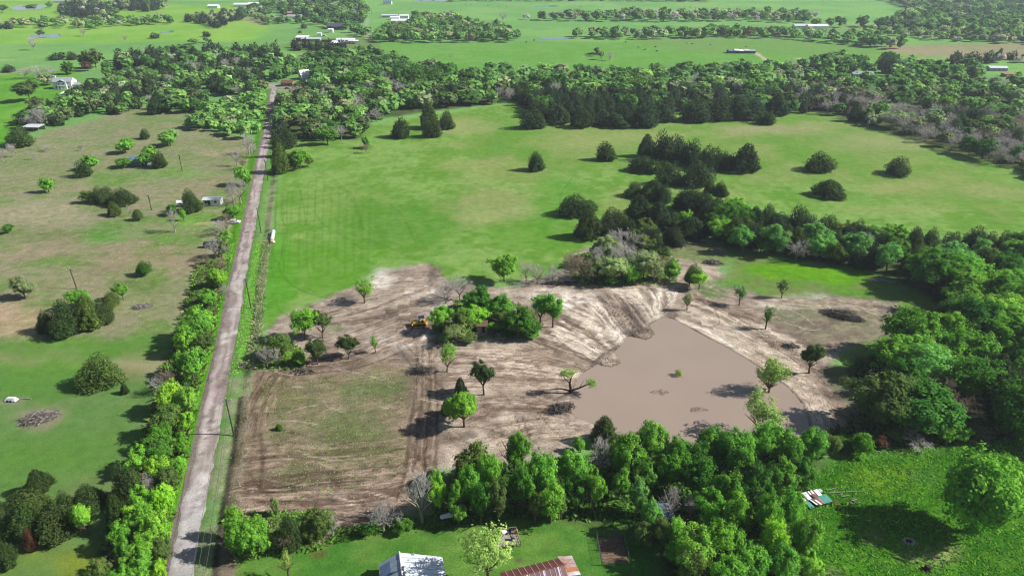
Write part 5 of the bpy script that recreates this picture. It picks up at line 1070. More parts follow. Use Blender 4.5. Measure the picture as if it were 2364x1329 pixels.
# rust red roofed house
r0 = PV(1303, 1303, 4.1); ax = (PV(1200, 1329, 4.1) - r0).normalized() * 11
e0 = PV(1290, 1287, 2.7); dv = e0 - r0; f0 = r0 + Vector((-dv.x, -dv.y, dv.z))
hr_ = empty("house", (r0.x - 4, r0.y - 2, 0)); tag(hr_, "house with a rust red ribbed metal roof at the bottom edge", "house"); L0 = hr_.location.copy(); r0, e0, f0 = r0 - L0, e0 - L0, f0 - L0
sheets(hr_, e0, e0 + ax, r0, r0 + ax, 10, [M_RUST], seam=M_SEAM); sheets(hr_, f0, f0 + ax, r0, r0 + ax, 12, [M_RUSTP], seam=M_SEAM)
for k in (1.2, 4.1, 7.3):
    m = MB(); a = k / 12; m.slab([f0.lerp(f0 + ax, a) + Vector((0, 0, .06)), f0.lerp(f0 + ax, a + .025) + Vector((0, 0, .06)), r0.lerp(r0 + ax, a + .025) + Vector((0, 0, .06)), r0.lerp(r0 + ax, a) + Vector((0, 0, .06))], .02); tag(m.build("paint_streak", M_SEAM, hr_), "white streak of old paint")
m = MB(); m.tube([r0 + Vector((0, 0, .05)), r0 + ax + Vector((0, 0, .05))], .10, 5); m.build("ridge_cap", M_RUST, hr_)
inn = lambda p, c: p + (c - p) * .04
cc_ = (e0 + f0 + ax) / 2; wallbox(hr_, [inn(p, cc_) for p in (e0, f0, f0 + ax, e0 + ax)], 0, 2.6, M_BROWNW)
m = MB(); m.add([inn(e0, cc_), inn(f0, cc_), inn(r0, cc_) + Vector((0, 0, -.1))], [(0, 1, 2)]); m.build("gable", M_BROWNW, hr_)
k = [PV(1287, 1283, 2.55) - L0, PV(1320, 1281, 2.55) - L0, PV(1341, 1325, 2.55) - L0, PV(1311, 1329, 2.55) - L0]
pr = empty("porch", (0, 0, 0)); pr.parent = hr_
for i in range(5):
    a, b = i / 5 + .005, (i + 1) / 5 - .005; m = MB(); m.slab([k[1].lerp(k[2], a), k[0].lerp(k[3], a), k[0].lerp(k[3], b), k[1].lerp(k[2], b)], .04); m.build("roof_sheet", M_RUSTW if i != 3 else M_ORANGE, pr)
for p in k: m = MB(); q = inn(p, (k[0] + k[2]) / 2); m.box(q.x - .06, q.x + .06, q.y - .06, q.y + .06, 0, 2.5); m.build("post", M_WHITE, pr)

# deck with railing
dk = [P(1139.8, 1236), P(1190.8, 1228), P(1201, 1260), P(1142.6, 1269)]
cxd = sum(p[0] for p in dk) / 4; cyd = sum(p[1] for p in dk) / 4
do = empty("garden_deck", (cxd, cyd, 0)); tag(do, "low weathered wooden deck with pale railing on the lawn", "deck"); dk = [Vector((p[0] - cxd, p[1] - cyd, .45)) for p in dk]
for i in range(16):
    a, b = i / 16 + .004, (i + 1) / 16 - .004; m = MB(); m.slab([dk[3].lerp(dk[2], a), dk[3].lerp(dk[2], b), dk[0].lerp(dk[1], b), dk[0].lerp(dk[1], a)], .05); m.build("plank", M_TIMB, do)
for a, b, n in ((0, 1, 7), (1, 2, 5), (2, 3, 7), (3, 0, 5)):
    p, q = dk[a], dk[b]; m = MB(); m.tube([p + Vector((0, 0, 1)), q + Vector((0, 0, 1))], .05, 4); m.tube([p + Vector((0, 0, .15)), q + Vector((0, 0, .15))], .035, 4); rl = m.build("railing", M_TIMB, do)
    for j in range(n + 1): t = p.lerp(q, j / n); m = MB(); m.box(t.x - .045, t.x + .045, t.y - .045, t.y + .045, 0, 1.47); m.build("post", M_TIMB, rl)
    for j in range(n * 2): t = p.lerp(q, (j + .5) / n / 2); m = MB(); m.box(t.x - .015, t.x + .015, t.y - .015, t.y + .015, .6, 1.43); m.build("baluster", M_TIMB, rl)
def chair(x, y, rz, lab, mat):
    c = empty("deck_chair", (cxd + x, cyd + y, .46), rz); tag(c, lab, "chair")
    m = MB(); m.box(-.25, .25, -.25, .25, .40, .45); m.build("seat", mat, c); m = MB(); m.box(-.25, .25, .22, .28, .45, .95); m.build("backrest", mat, c)
    for sx in (-.22, .22):
        for sy in (-.22, .22): m = MB(); m.box(sx - .025, sx + .025, sy - .025, sy + .025, 0, .4); m.build("leg", mat, c)
chair(-1.1, 1.1, .3, "black chair at the deck's back left corner", M_BLACK); chair(.6, 1.35, -.4, "dark chair near the middle of the deck's back rail", M_BLACK); chair(1.3, -.2, 1.3, "dark chair among the clutter on the deck's right side", M_BLACK)
b = empty("round_table", (cxd - .4, cyd + 1.25, .46)); tag(b, "pale round table between the two chairs at the deck's back", "table")
m = MB(); m.cyl((0, 0, .66), (0, 0, .72), .5, 16); m.build("table_top", M_WHITE, b); m = MB(); m.cyl((0, 0, 0), (0, 0, .66), .05, 8); m.build("leg", M_WHITE, b)
b = empty("planter", (cxd + 1.9, cyd + 1.45, .46)); tag(b, "orange planter box at the deck's back right corner", "planter"); m = MB(); m.box(-.28, .28, -.25, .25, 0, .8); m.build("box", M_ORANGE, b); m = MB(); m.box(-.3, .3, -.27, .27, .8, .86); m.build("rim", M_ORANGE, b)
# fenced garden plot
gp = [P(1380, 1240), P(1436, 1236), P(1450, 1298), P(1391, 1301)]; gx = sum(p[0] for p in gp) / 4; gy = sum(p[1] for p in gp) / 4
g = empty("vegetable_plot", (gx, gy, 0)); tag(g, "bare brown garden plot in a wire fence on the lawn", "garden plot"); gp = [Vector((p[0] - gx, p[1] - gy, 0)) for p in gp]
z0 = gz(gx, gy) + .16; m = MB(); m.slab([Vector((p.x, p.y, z0)) for p in gp[::-1]], .3); m.build("soil_bed", M_SOIL, g)
for i in range(9):
    t = (i + .5) / 9; m = MB(); m.tube([gp[0].lerp(gp[3], t) + Vector((.2, 0, z0)), gp[1].lerp(gp[2], t) + Vector((-.2, 0, z0))], .14, 5); m.build("furrow", M_SOIL, g)
fm = MB()
for a, b in ((0, 1), (1, 2), (2, 3), (3, 0)):
    p, q = gp[a] * 1.1, gp[b] * 1.1
    for j in range(4): t = p.lerp(q, j / 4); m = MB(); m.box(t.x - .04, t.x + .04, t.y - .04, t.y + .04, 0, 1.4); m.build("post", M_STEEL, g)
    for h in (.3, .6, .9, 1.2, 1.35): fm.tube([p + Vector((0, 0, h)), q + Vector((0, 0, h))], .014, 3, caps=False)
    for j in range(24): t = p.lerp(q, j / 24); fm.tube([t + Vector((0, 0, .1)), t + Vector((0, 0, 1.35))], .008, 3, caps=False)
fm.build("wire_mesh", M_WIRE, g)
# propane tank
t = root("propane_tank", 1036, 1196, "white horizontal gas tank at the shady tree edge above the lawn", "gas tank", rz=.28)
m = MB(); m.tube([(-1.7, 0, .8), (-1.62, 0, .8), (-1.4, 0, .8), (1.4, 0, .8), (1.62, 0, .8), (1.7, 0, .8)], [.08, .32, .45, .45, .32, .08], 14); m.build("tank", M_WHITE, t)
for x in (-.9, .9): m = MB(); m.box(x - .1, x + .1, -.4, .4, 0, .45); m.build("leg", M_STEEL, t)
m = MB(); m.cyl((0, 0, 1.2), (0, 0, 1.42), .18, 10); m.build("dome_cover", M_WHITE, t)

# collapsed shed: loose striped sheets
cs = root("collapsed_shed", 1878, 1160, "collapsed shed roof of white, maroon and green metal sheets", "shed", z=0.0); L0 = cs.location.copy()
O = PV(1843, 1139, 1.6) - L0; U = PV(1886, 1128, 1.7) - PV(1843, 1139, 1.6); V_ = PV(1872, 1171, .7) - PV(1843, 1139, 1.6)
def sh(u0, u1, v0, v1, mat, dz=0.0, tw=0.0):
    q = [O + U * u0 + V_ * v0, O + U * u0 + V_ * v1, O + U * u1 + V_ * v1, O + U * u1 + V_ * v0]; m = MB(); m.slab([p + Vector((tw * (i in (1, 2)), 0, dz + R.uniform(-.03, .03))) for i, p in enumerate(q)], .03); m.build("roof_sheet", mat, cs)
x = 0
for w, c in ((.10, M_WHITE), (.09, M_MAROON), (.12, M_WHITE), (.10, M_WHITE), (.08, M_MAROON), (.07, M_WHITE), (.07, M_MAROON), (.09, M_WHITE), (.08, M_MAROON), (.10, M_WHITE), (.10, M_WHITE)):
    sh(x + .003, x + w - .003, 0, .52, c, .0 if c is M_WHITE else .03); x += w
sh(.0, .22, .50, 1.0, M_GREEN, -.25); sh(.24, .34, .48, .9, M_WHITE, .04, .5); sh(.30, .40, .48, .98, M_MAROON, .08, .7); sh(.42, .52, .46, .95, M_WHITE, .05, .5); sh(.50, .60, .44, .95, M_MAROON, .1, .6); sh(.62, .72, .5, .98, M_ORANGE, .06, .2); sh(.72, .97, .50, .70, M_WHITE, .02)
for i in range(5): sh(.74 + i * .09, .825 + i * .09, .44, .98, M_GREEN, .05 + .02 * (i % 2))
sh(.46, .62, .30, .62, M_MAROON, .35, .2)
for u, v in ((.05, .05), (.95, .05), (.95, .9), (.1, .95), (.5, .5), (1.15, .95)):
    p = O + U * u + V_ * v; m = MB(); m.box(p.x - .07, p.x + .07, p.y - .07, p.y + .07, 0, p.z - .08); m.build("post", M_WOODP, cs)
m = MB(); p, q = O + U * 1.0 + V_ * .02, O + U * 1.12 + V_ * .2; m.slab([p, O + U * 1.0 + V_ * .3, O + U * 1.2 + V_ * .2, O + U * 1.18 + V_ * .02], .03); m.build("roof_sheet", M_TINL, cs)
for pts, lb in (([(1912, 1140), (1948, 1138)], "long pale pole lying right of the collapsed shed"), ([(1910, 1134), (1930, 1128.5)], "short pale yellow plank leaning by the collapsed shed's corner"), ([(1952, 1137.5), (1998, 1136)], "thin white pole at the far right of the scattered boards"), ([(1938, 1143), (1953, 1148)], "crossed board in the tall grass, left arm"), ([(1944, 1149), (1962, 1145)], "crossed board in the tall grass, right arm"),
                ([(1967, 1154), (1977, 1157)], "uppermost of three short cream boards in grass"), ([(1963, 1157), (1974, 1160)], "middle of three short cream boards in grass"), ([(1962, 1162), (1969, 1167)], "lowest of three short cream boards in grass"), ([(1980, 1162), (1985, 1164)], "tiny cream board end right of the three short ones"), ([(1836, 1138.5), (1843, 1139)], "short yellow post end at the collapsed shed's left")):
    a, b = PV(*pts[0]), PV(*pts[1]); m = MB(); c = (a + b) / 2; w = .13 if 'short cream' in lb or 'tiny' in lb else .06; m.tube([a - c + Vector((0, 0, .42)), b - c + Vector((0, 0, .42))], w, 4)
    o = m.build("timber", M_BONE); o.location = c; tag(o, lb, "plank", "boards scattered by the collapsed shed")
o = root("scrap_metal", 1929, 1164, "rusty square metal frame lying in the tall grass", "metal frame"); m = MB(); m.tube([(-.6, -.5, .45), (.6, -.5, .5), (.6, .5, .55), (-.6, .5, .5), (-.6, -.5, .45)], .04, 4); m.build("frame_tube", M_ORANGE, o); m = MB(); m.tube([(-.6, 0, .48), (.6, 0, .5)], .03, 4); m.build("brace", M_ORANGE, o)
o = root("stone_ring", 2098, 1250, "small pale rubble ring with dark centre under the big tree", "fire ring")
for i in range(9): a = i * .7; m = MB(); m.tube([(math.cos(a) * .9, math.sin(a) * .7, -.1), (math.cos(a) * .9, math.sin(a) * .7, .22), (math.cos(a) * .88, math.sin(a) * .7, .34)], [.26, .24, .1], 6); m.build("stone", M_TIMB, o)
m = MB(); m.cyl((0, 0, -.1), (0, 0, .18), .5, 10); m.build("ash_bed", M_CHAR, o)
o = root("tree_stump", 2140, 1314, "dark stump beside pale straw at the bottom right", "stump"); m = MB(); m.tube([(0, 0, -.2), (0, 0, .3), (.05, 0, .85)], [.75, .5, .42], 9); m.build("stump_body", M_CHAR, o)
for a in (0, 1.3, 2.6, 4.1, 5.2): m = MB(); m.tube([(math.cos(a) * .4, math.sin(a) * .4, .2), (math.cos(a) * 1.1, math.sin(a) * 1.1, .02)], [.16, .05], 5); m.build("root", M_CHAR, o)

# ------------------------------------------------------------------ simple buildings
def building(name, cat, label, px, py, w, d, hw, hr, rz, wall, roof, wins=(), door=None, ridge='w', over=.35, gap=0, chimney=None, porch=None, shed=False, open_front=False, win2=()):
    """px,py = middle of the front wall foot; w along local x, d behind it; ridge along w"""
    x, y = P(px, py); r = empty(name, (x, y, 0), rz); tag(r, label, cat)
    if open_front:
        for a in (-w / 2, -w / 6, w / 6, w / 2 - .15): m = MB(); m.box(a, a + .15, 0, .15, 0, hw); m.build("post", wall, r)
        m = MB(); m.box(-w / 2, w / 2, d - .12, d, 0, hw); m.build("wall", wall, r); m = MB(); m.box(-w / 2, -w / 2 + .1, .2, d - .14, 0, hw); m.build("wall", wall, r)
    else:
        m = MB(); m.box(-w / 2, w / 2, 0, d, 0, hw)
        if not shed: m.add([Vector((sx, yy, zz)) for sx in (-w / 2, w / 2) for yy, zz in ((0, hw), (d, hw), (d / 2, hw + hr))], [(0, 2, 1), (3, 4, 5)])
        m.build("wall", wall, r)
    if shed:
        m = MB(); m.slab([(-w / 2 - over, -over, hw + .08), (w / 2 + over, -over, hw + .08), (w / 2 + over, d + over, hw + hr + .08), (-w / 2 - over, d + over, hw + hr + .08)], .12); rf = m.build("roof", roof, r)
    else:
        k = hr / (d / 2); m = MB(); z1 = hw - over * k
        m.slab([(-w / 2 - over, -over, z1 + .1), (w / 2 + over, -over, z1 + .1), (w / 2 + over, d / 2, hw + hr + .1), (-w / 2 - over, d / 2, hw + hr + .1)], .1)
        m.slab([(-w / 2 - over, d / 2 + .004, hw + hr + .1), (w / 2 + over, d / 2 + .004, hw + hr + .1), (w / 2 + over, d + over, z1 + .1), (-w / 2 - over, d + over, z1 + .1)], .1); rf = m.build("roof", roof, r)
    for u, z, ww, hh in wins:
        m = MB(); m.box(u - ww / 2 - .08, u + ww / 2 + .08, -.06, -.01, z - .08, z + hh + .08); f = m.build("window", M_WHITE if wall is not M_WALLW else M_GREYR, r); m = MB(); m.box(u - ww / 2, u + ww / 2, -.09, -.062, z, z + hh); m.build("pane", M_GLAZ, f)
    for u, z, ww, hh in win2:
        m = MB(); m.box(w / 2 + .01, w / 2 + .06, u - ww / 2, u + ww / 2, z, z + hh); m.build("window", M_GLAZ, r)
    if door is not None: m = MB(); m.box(door - .5, door + .5, -.06, -.01, 0, 2.1); m.build("door", M_BROWNW if wall is M_WALLW else M_GLAZ, r)
    if chimney is not None: m = MB(); m.box(chimney - .5, chimney + .5, d / 2 - .4, d / 2 + .4, hw + hr - .6, hw + hr + 1.1); m.build("chimney", wall, rf)
    if porch: 
        pw, pd, ph = porch; m = MB(); m.slab([(-pw / 2, -pd, ph), (pw / 2, -pd, ph), (pw / 2, -.02, ph + .4), (-pw / 2, -.02, ph + .4)], .1); po = m.build("porch_roof", roof, r)
        for a in (-pw / 2 + .1, 0, pw / 2 - .1): m = MB(); m.box(a - .06, a + .06, -pd + .05, -pd + .17, 0, ph - .1); m.build("post", M_WHITE, po)
    return r
Wn = lambda n, w, z=1.0, hh=1.1, ww=1.0: [(-w / 2 + w * (i + .5) / n, z, ww, hh) for i in range(n)]
fh = building("farmhouse", "house", "big two storey white farmhouse beside the round green tree, upper left", 146, 206, 14, 9, 5.6, 2.6, .06, M_WALLW, M_GREYR, Wn(4, 12) + Wn(3, 11, 3.8), 0.5, chimney=-6.2, porch=(5, 2.5, 2.7))
m = MB(); m.box(7.05, 15, 1, 8, 0, 2.9); w_ = m.build("wing", M_WALLW, fh); m = MB(); m.slab([(6.9, .6, 2.8), (15.3, .6, 2.8), (15.3, 4.5, 4.4), (6.9, 4.5, 4.4)], .1); m.slab([(6.9, 4.51, 4.4), (15.3, 4.51, 4.4), (15.3, 8.4, 2.8), (6.9, 8.4, 2.8)], .1); m.build("wing_roof", M_GREYR, fh)
m = MB(); m.box(-3.2, 3.6, -1.2, 0, 0, 5.4); gb = m.build("front_bay", M_WALLW, fh); m = MB(); m.slab([(-3.6, -1.6, 5.3), (.2, -1.6, 7.0), (.2, 3.0, 7.0), (-3.6, 3.0, 5.3)], .1); m.slab([(.21, -1.6, 7.0), (4.0, -1.6, 5.3), (4.0, 3.0, 5.3), (.21, 3.0, 7.0)], .1); m.build("bay_roof", M_GREYR, fh)
for u, z in ((-1.6, 1), (1.8, 1), (-1.6, 3.6), (1.8, 3.6)): m = MB(); m.box(u - .45, u + .45, -1.27, -1.21, z, z + 1.1); m.build("window", M_GLAZ, fh)
building("carport", "carport", "small white roofed carport in front of the farmhouse", 154, 224, 8, 5, 2.4, .5, 0.05, M_WHITE, M_WHITE, shed=True, open_front=True)
building("house", "house", "low white house with grey roof left of the lane's end", 497, 196, 12, 8, 2.6, 1.8, .12, M_WALLW, M_GREYR, Wn(3, 10), 3.8)
building("house", "house", "white box house half hidden by dark cedars, left wood", 434, 140, 10, 6, 3.0, 1.0, 0, M_WALLW, M_WHITE, Wn(3, 8), 3)
building("open_shed", "shed", "white roofed open shed at the rough field's left end", 72, 304, 10, 6, 2.6, .5, -.08, M_TIMB, M_TIN, shed=True, open_front=True)
building("house", "house", "blue roofed house hidden in trees on the rough field", 318, 383, 9, 7, 2.6, 1.4, .1, M_TINB, M_TINB, Wn(2, 7), 2.6)
building("mobile_home", "mobile home", "white trailer house behind the cedar, beside the lane hedge", 490, 474, 7.2, 3.6, 2.5, .5, .06, M_WALLW, M_TIN, [(-2.4, .9, .9, 1.1), (-1.2, .3, 1.0, 1.9), (1.6, 1.1, .8, .8)], None)
ct = root("camper_trailer", 420, 478, "rounded white camper left of the cedar on the rough field", "camper", rz=.05)
m = MB(); m.tube([(-2.3, 1, 1.5), (-2.1, 1, 1.5), (1.9, 1, 1.5), (2.2, 1, 1.5)], [.7, 1.15, 1.15, .7], 12); m.build("body", M_WHITE, ct); m = MB(); m.box(-1, .2, -.2, -.14, 1.3, 1.9); m.build("window", M_GLAZ, ct)
for s in (-.2, 2.0): m = MB(); m.cyl((0, s, .35), (0, s + .22, .35), .35, 12); m.build("wheel", M_RUBBER, ct)
building("barn", "barn", "far red brown barn with pale roof beside the silver shed", 697, 95.5, 14, 8, 4.0, 1.4, 0, M_BRICK, M_WHITE, (), 3, shed=True)
building("metal_shed", "shed", "long silver shed with dark openings right of the barn", 717, 97, 22, 7, 3.2, .6, 0, M_TINL, M_TIN, [(-8, .2, 4, 2.6), (-3, .2, 4, 2.4)], None, shed=True)
building("house", "house", "white roofed house with brown gable in the far left yards", 779, 106, 15, 8, 3.0, 2.0, 0, M_BROWNW, M_WHITE, Wn(3, 12), 2)
building("white_shop", "workshop", "big white metal building behind the brown gabled house", 797, 101, 20, 9, 4.2, 1.2, 0, M_WALLW, M_WHITE, Wn(3, 14), None)
building("carport", "carport", "low white carport right of the white metal building", 815, 102, 11, 7, 3, .4, 0, M_WHITE, M_WHITE, shed=True, open_front=True)
building("house", "house", "terracotta roofed hut in front of the white roof house", 774, 117, 11, 6, 2.6, 1.8, 0, M_BRICK, M_TERRA, (), None)
building("shed_roof", "shed", "low brown roofed shed behind the brown gabled house", 762, 97.5, 20, 6, 2, .8, 0, M_BROWNW, M_BROWNW, (), None, shed=True)
building("house", "house", "dark slate roofed house by the distant straight road", 778, 68, 26, 14, 4.0, 3.4, .1, M_SLATE, M_SLATE, Wn(3, 20), 0, porch=(12, 3, 3))
building("garage", "garage", "small white garage below the slate roofed house", 763, 76, 6, 6, 4, .8, 0, M_WHITE, M_WHITE, (), None)
building("garage", "shed", "tiny white shed left of the small garage", 737, 84.5, 5, 4, 3.6, .5, 0, M_WHITE, M_WHITE, (), None)
building("house", "house", "grey white house behind the twin tree rows, far left yards", 642, 48, 26, 12, 3.6, 2.4, 0, M_WALLW, M_GREYR, Wn(4, 20), None)
building("house", "house", "white house right of the distant brown roof", 679, 44, 22, 12, 3.4, 2.4, 0, M_WALLW, M_GREYR, Wn(3, 18), None)
building("barn", "barn", "distant barn with terracotta roof at the wood's edge", 675, 36, 24, 12, 3.4, 2.4, 0, M_BRICK, M_TERRA, (), None)
building("barn", "barn", "white barn at the left end above the dark far clump", 491, 20, 18, 12, 4.2, 1.8, 0, M_WALLW, M_WHITE, (), None)
building("barn", "barn", "longest white barn above the dark far clump", 556, 17, 26, 12, 4.4, 2.2, 0, M_WALLW, M_WHITE, (), None)
building("barn", "barn", "right white barn above the dark far clump", 584, 16, 20, 14, 4.6, 2.2, 0, M_WALLW, M_WHITE, (), None)
building("house", "house", "long white house near the top left blue pond", 150, 7, 46, 14, 4.4, 2.6, 0, M_WALLW, M_WHITE, Wn(5, 40), None)
building("house", "house", "small white house right of the long one, top left", 181, 6, 16, 10, 3.6, 2.0, 0, M_WALLW, M_WHITE, (), None)
building("house", "house", "white roofed house in the far wood right of the road", 924, 54, 26, 12, 3.4, 2.0, 0, M_WALLW, M_WHITE, Wn(3, 20), None)
building("shed_roof", "shed", "white shed left behind the far wood house", 911, 47, 14, 8, 3.6, 1, 0, M_WHITE, M_WHITE, (), None, shed=True)
building("barn", "barn", "white barn right behind the far wood house", 932, 45, 14, 8, 5, 1, 0, M_WHITE, M_WHITE, (), None, shed=True)
building("barn", "barn", "long pale barn roof left behind the far wood", 899, 41, 24, 9, 3, 1.4, 0, M_TINL, M_TIN, (), None)
building("house", "house", "tiny blue white house in the distant pasture, top", 894, 11, 16, 10, 5, 2, 0, M_WALLW, M_TINB, (), None)
building("house", "house", "long pale house with white roof above the right pasture", 1858, 66, 27, 11, 3.2, 1.6, 0, M_WALLW, M_TIN, Wn(4, 22), None)
building("barn", "barn", "white barn right of the long pale house", 1889, 69, 26, 12, 4.4, 1.6, 0, M_WALLW, M_WHITE, (), None)
building("house", "house", "grey blue house with windows among the upper right trees", 1992, 180, 17, 9, 3.0, 1.8, -.12, M_TINL, M_GREYR, Wn(4, 14), 1.5, win2=[(3, 1, 1.2, 1.2), (6, 1, 1.2, 1.2)])
building("shed_roof", "shed", "small white shed between trees right of the grey house", 2111, 155, 9, 5, 3.4, .6, 0, M_WHITE, M_WHITE, (), None, shed=True)
building("house", "house", "pale dilapidated house at the far right clearing", 2305, 165, 15, 8, 2.8, 1.2, -.1, M_TINL, M_TIN, Wn(3, 12), None)
building("shed_roof", "shed", "low rust brown shed below the far right house", 2333, 178, 10, 6, 2.2, .5, 0, M_BRICK, M_BRICK, (), None, shed=True)
building("shed_roof", "shed", "white shed under trees left of the grey house", 1862, 183, 9, 6, 2.8, .5, 0, M_WHITE, M_TIN, (), None, shed=True)
building("shed_roof", "shed", "small white hut among the grey trees, upper right", 1897, 190, 6, 5, 2.6, .5, 0, M_WHITE, M_TIN, (), None, shed=True)
building("house", "house", "white house with peaked roof among trees at the lane's end", 709, 184, 9, 10, 4.2, 3.0, .5, M_WALLW, M_WHITE, (), 2)
building("garage", "garage", "square white outbuilding right of the peaked white house", 721, 178, 7, 5, 4, .5, 0, M_WALLW, M_WHITE, (), None, shed=True)
building("house", "house", "brick fronted house under the cedars at the lane's end", 662, 200, 9, 8, 2.8, 1.6, 0, M_BRICK, M_BROWNW, Wn(2, 7), 2)
building("garage", "garage", "white truck body shed beside the parked pickup, lane's end", 720, 199, 8, 5, 3.6, .5, .2, M_WHITE, M_WHITE, (), None, shed=True)
building("wooden_shed", "shed", "small old board shed with rusty roof in the grove", 1113, 768, 2.9, 2.6, 2.1, .5, 0, M_TIMB, M_BROWNW, (), .4, shed=True, over=.2)
building("dark_shed", "shed", "dark roofed shed hidden under the thick lower belt", 1530, 1216, 3.6, 3, 2.2, .6, .1, M_TINB, M_TINB, (), None, shed=True)
building("lean_to", "shed", "low brown lean-to in shadow left of the collapsed shed", 1726, 1172, 5, 2, 1.8, .4, .2, M_BROWNW, M_BROWNW, (), None, shed=True)

# the long junk-filled yard in the right pasture
yx, yy = P(1713, 124); yo = empty("house", (yx, yy, 0)); tag(yo, "low dark fronted house with glittering white roofs, right pasture", "house")
m = MB(); m.box(-14, 14, 0, 8, 0, 2.4); m.build("wall", M_SLATE, yo)
for a, b, z, mt in ((-14, -8, 2.5, M_TINB), (-8, -3, 3.0, M_WHITE), (-3, 2, 2.6, M_WHITE), (2, 8, 2.9, M_TIN), (8, 14, 2.5, M_TINL)):
    m = MB(); m.slab([(a + .1, -.5, z), (b - .1, -.5, z), (b - .1, 4, z + 1), (a + .1, 4, z + 1)], .1); m.slab([(a + .1, 4.01, z + 1), (b - .1, 4.01, z + 1), (b - .1, 8.5, z), (a + .1, 8.5, z)], .1); m.build("roof", mt, yo)
for i in range(7): m = MB(); m.box(-12 + i * 4 - .5, -12 + i * 4 + .5, -.07, -.01, .8, 1.8); m.build("window", M_GLAZ, yo)

# ------------------------------------------------------------------ vehicles
def car(label, px, py, rz, mat, kind="car", L=4.6, h=1.5, z=None, nm="parked_car", cat=None):
    o = root(nm, px, py, label, cat or kind, rz=rz); w = 1.8
    prof = {'car': [(-L / 2, .45), (-L / 2, .85), (-L * .42, .95), (-L * .30, h), (L * .12, h), (L * .26, .98), (L * .48, .85), (L / 2, .45)],
            'pickup': [(-L / 2, .5), (-L / 2, 1.05), (-L * .08, 1.05), (-L * .05, h), (L * .14, h), (L * .24, 1.08), (L * .48, .98), (L / 2, .5)],
            'van': [(-L / 2, .4), (-L / 2, h), (L * .28, h), (L * .36, 1.2), (L * .5, 1.0), (L / 2, .4)]}[kind]
    m = MB(); n = len(prof); m.add([(x, s * w / 2, zz) for s in (-1, 1) for x, zz in prof], [tuple(range(n - 1, -1, -1)), tuple(range(n, 2 * n))] + [(i, (i + 1) % n, (i + 1) % n + n, i + n) for i in range(n)]); m.build("body", mat, o)
    m = MB(); a, b = (-L * .27, L * .1) if kind == 'car' else ((-L * .04, L * .13) if kind == 'pickup' else (-L * .1, L * .27)); m.box(a, b, -w / 2 - .012, w / 2 + .012, 1.0, h - .1); m.build("side_window", M_GLAZ, o)
    m = MB(); x0, x1 = (L * .125, L * .255) if kind == 'car' else ((L * .145, L * .235) if kind == 'pickup' else (L * .285, L * .355)); z1 = 1.0 if kind != 'van' else 1.22; m.slab([(x1 + .03, -.7, z1 + .04), (x1 + .03, .7, z1 + .04), (x0 + .03, .7, h - .03), (x0 + .03, -.7, h - .03)], .02); m.build("windscreen", M_GLAZ, o)
    for x in (-L * .31, L * .31):
        for s in (-1, 1):
            m = MB(); m.cyl((x, s * (w / 2 - .16), .34), (x, s * (w / 2 + .03), .34), .34, 14); wh = m.build("wheel", M_RUBBER, o); m = MB(); m.cyl((x, s * (w / 2 + .031), .34), (x, s * (w / 2 + .045), .34), .19, 10); m.build("rim", M_STEEL, wh)
    return o
car("white car nosing out of the hedge onto the lane", 541, 514, .1, M_CARW)
car("dark blue van under the bushes left of the lane", 488, 570, .15, M_CARD, 'van', 5.0, 2.0)
car("white pickup parked beside the dark truck at the lane's end", 731, 196, .2, M_CARW, 'pickup', 5.4, 1.8, nm="pickup_truck", cat="pickup")
car("dark pickup between two white vehicles at the lane's end", 726, 194, .3, M_CARD, 'pickup', 5.4, 1.8, nm="pickup_truck", cat="pickup")
car("left white pickup on the green yard above the lane's end", 733, 133, .1, M_CARW, 'pickup', 5.6, 1.8, nm="pickup_truck", cat="pickup")
car("right white van on the green yard above the lane's end", 740, 133.5, .1, M_CARW, 'van', 5.8, 2.3)
car("red car at the lane's end under trees", 664, 206, 0, M_BRICK)
car("white pickup parked right of the far middle white roof", 655, 49, 0, M_CARW, 'pickup', 6.0, 2.0, nm="pickup_truck", cat="pickup")
car("white van beside the slate roofed house yard", 748, 85, 0, M_CARW, 'van', 5.5, 2.2)
tr = root("orange_tractor", 693, 132, "small orange tractor left in the yard beyond the lane", "tractor", rz=.4)
m = MB(); m.box(-.4, 1.6, -.4, .4, .7, 1.4); m.build("bonnet", M_ORANGE, tr); m = MB(); m.box(-1.2, -.4, -.6, .6, 1.0, 1.3); m.build("seat", M_BLACK, tr)
for x, s, rr_ in ((-.8, -.9, .8), (-.8, .7, .8), (1.2, -.6, .45), (1.2, .45, .45)): m = MB(); m.cyl((x, s, rr_), (x, s + .3, rr_), rr_, 14); m.build("wheel", M_RUBBER, tr)
m = MB()
for s in (-.6, .6): m.tube([(-1.2, s, 1.2), (-1.2, s, 2.3), (-.2, s, 2.3)], .05, 4)
m.build("roll_bar", M_ORANGE, tr)

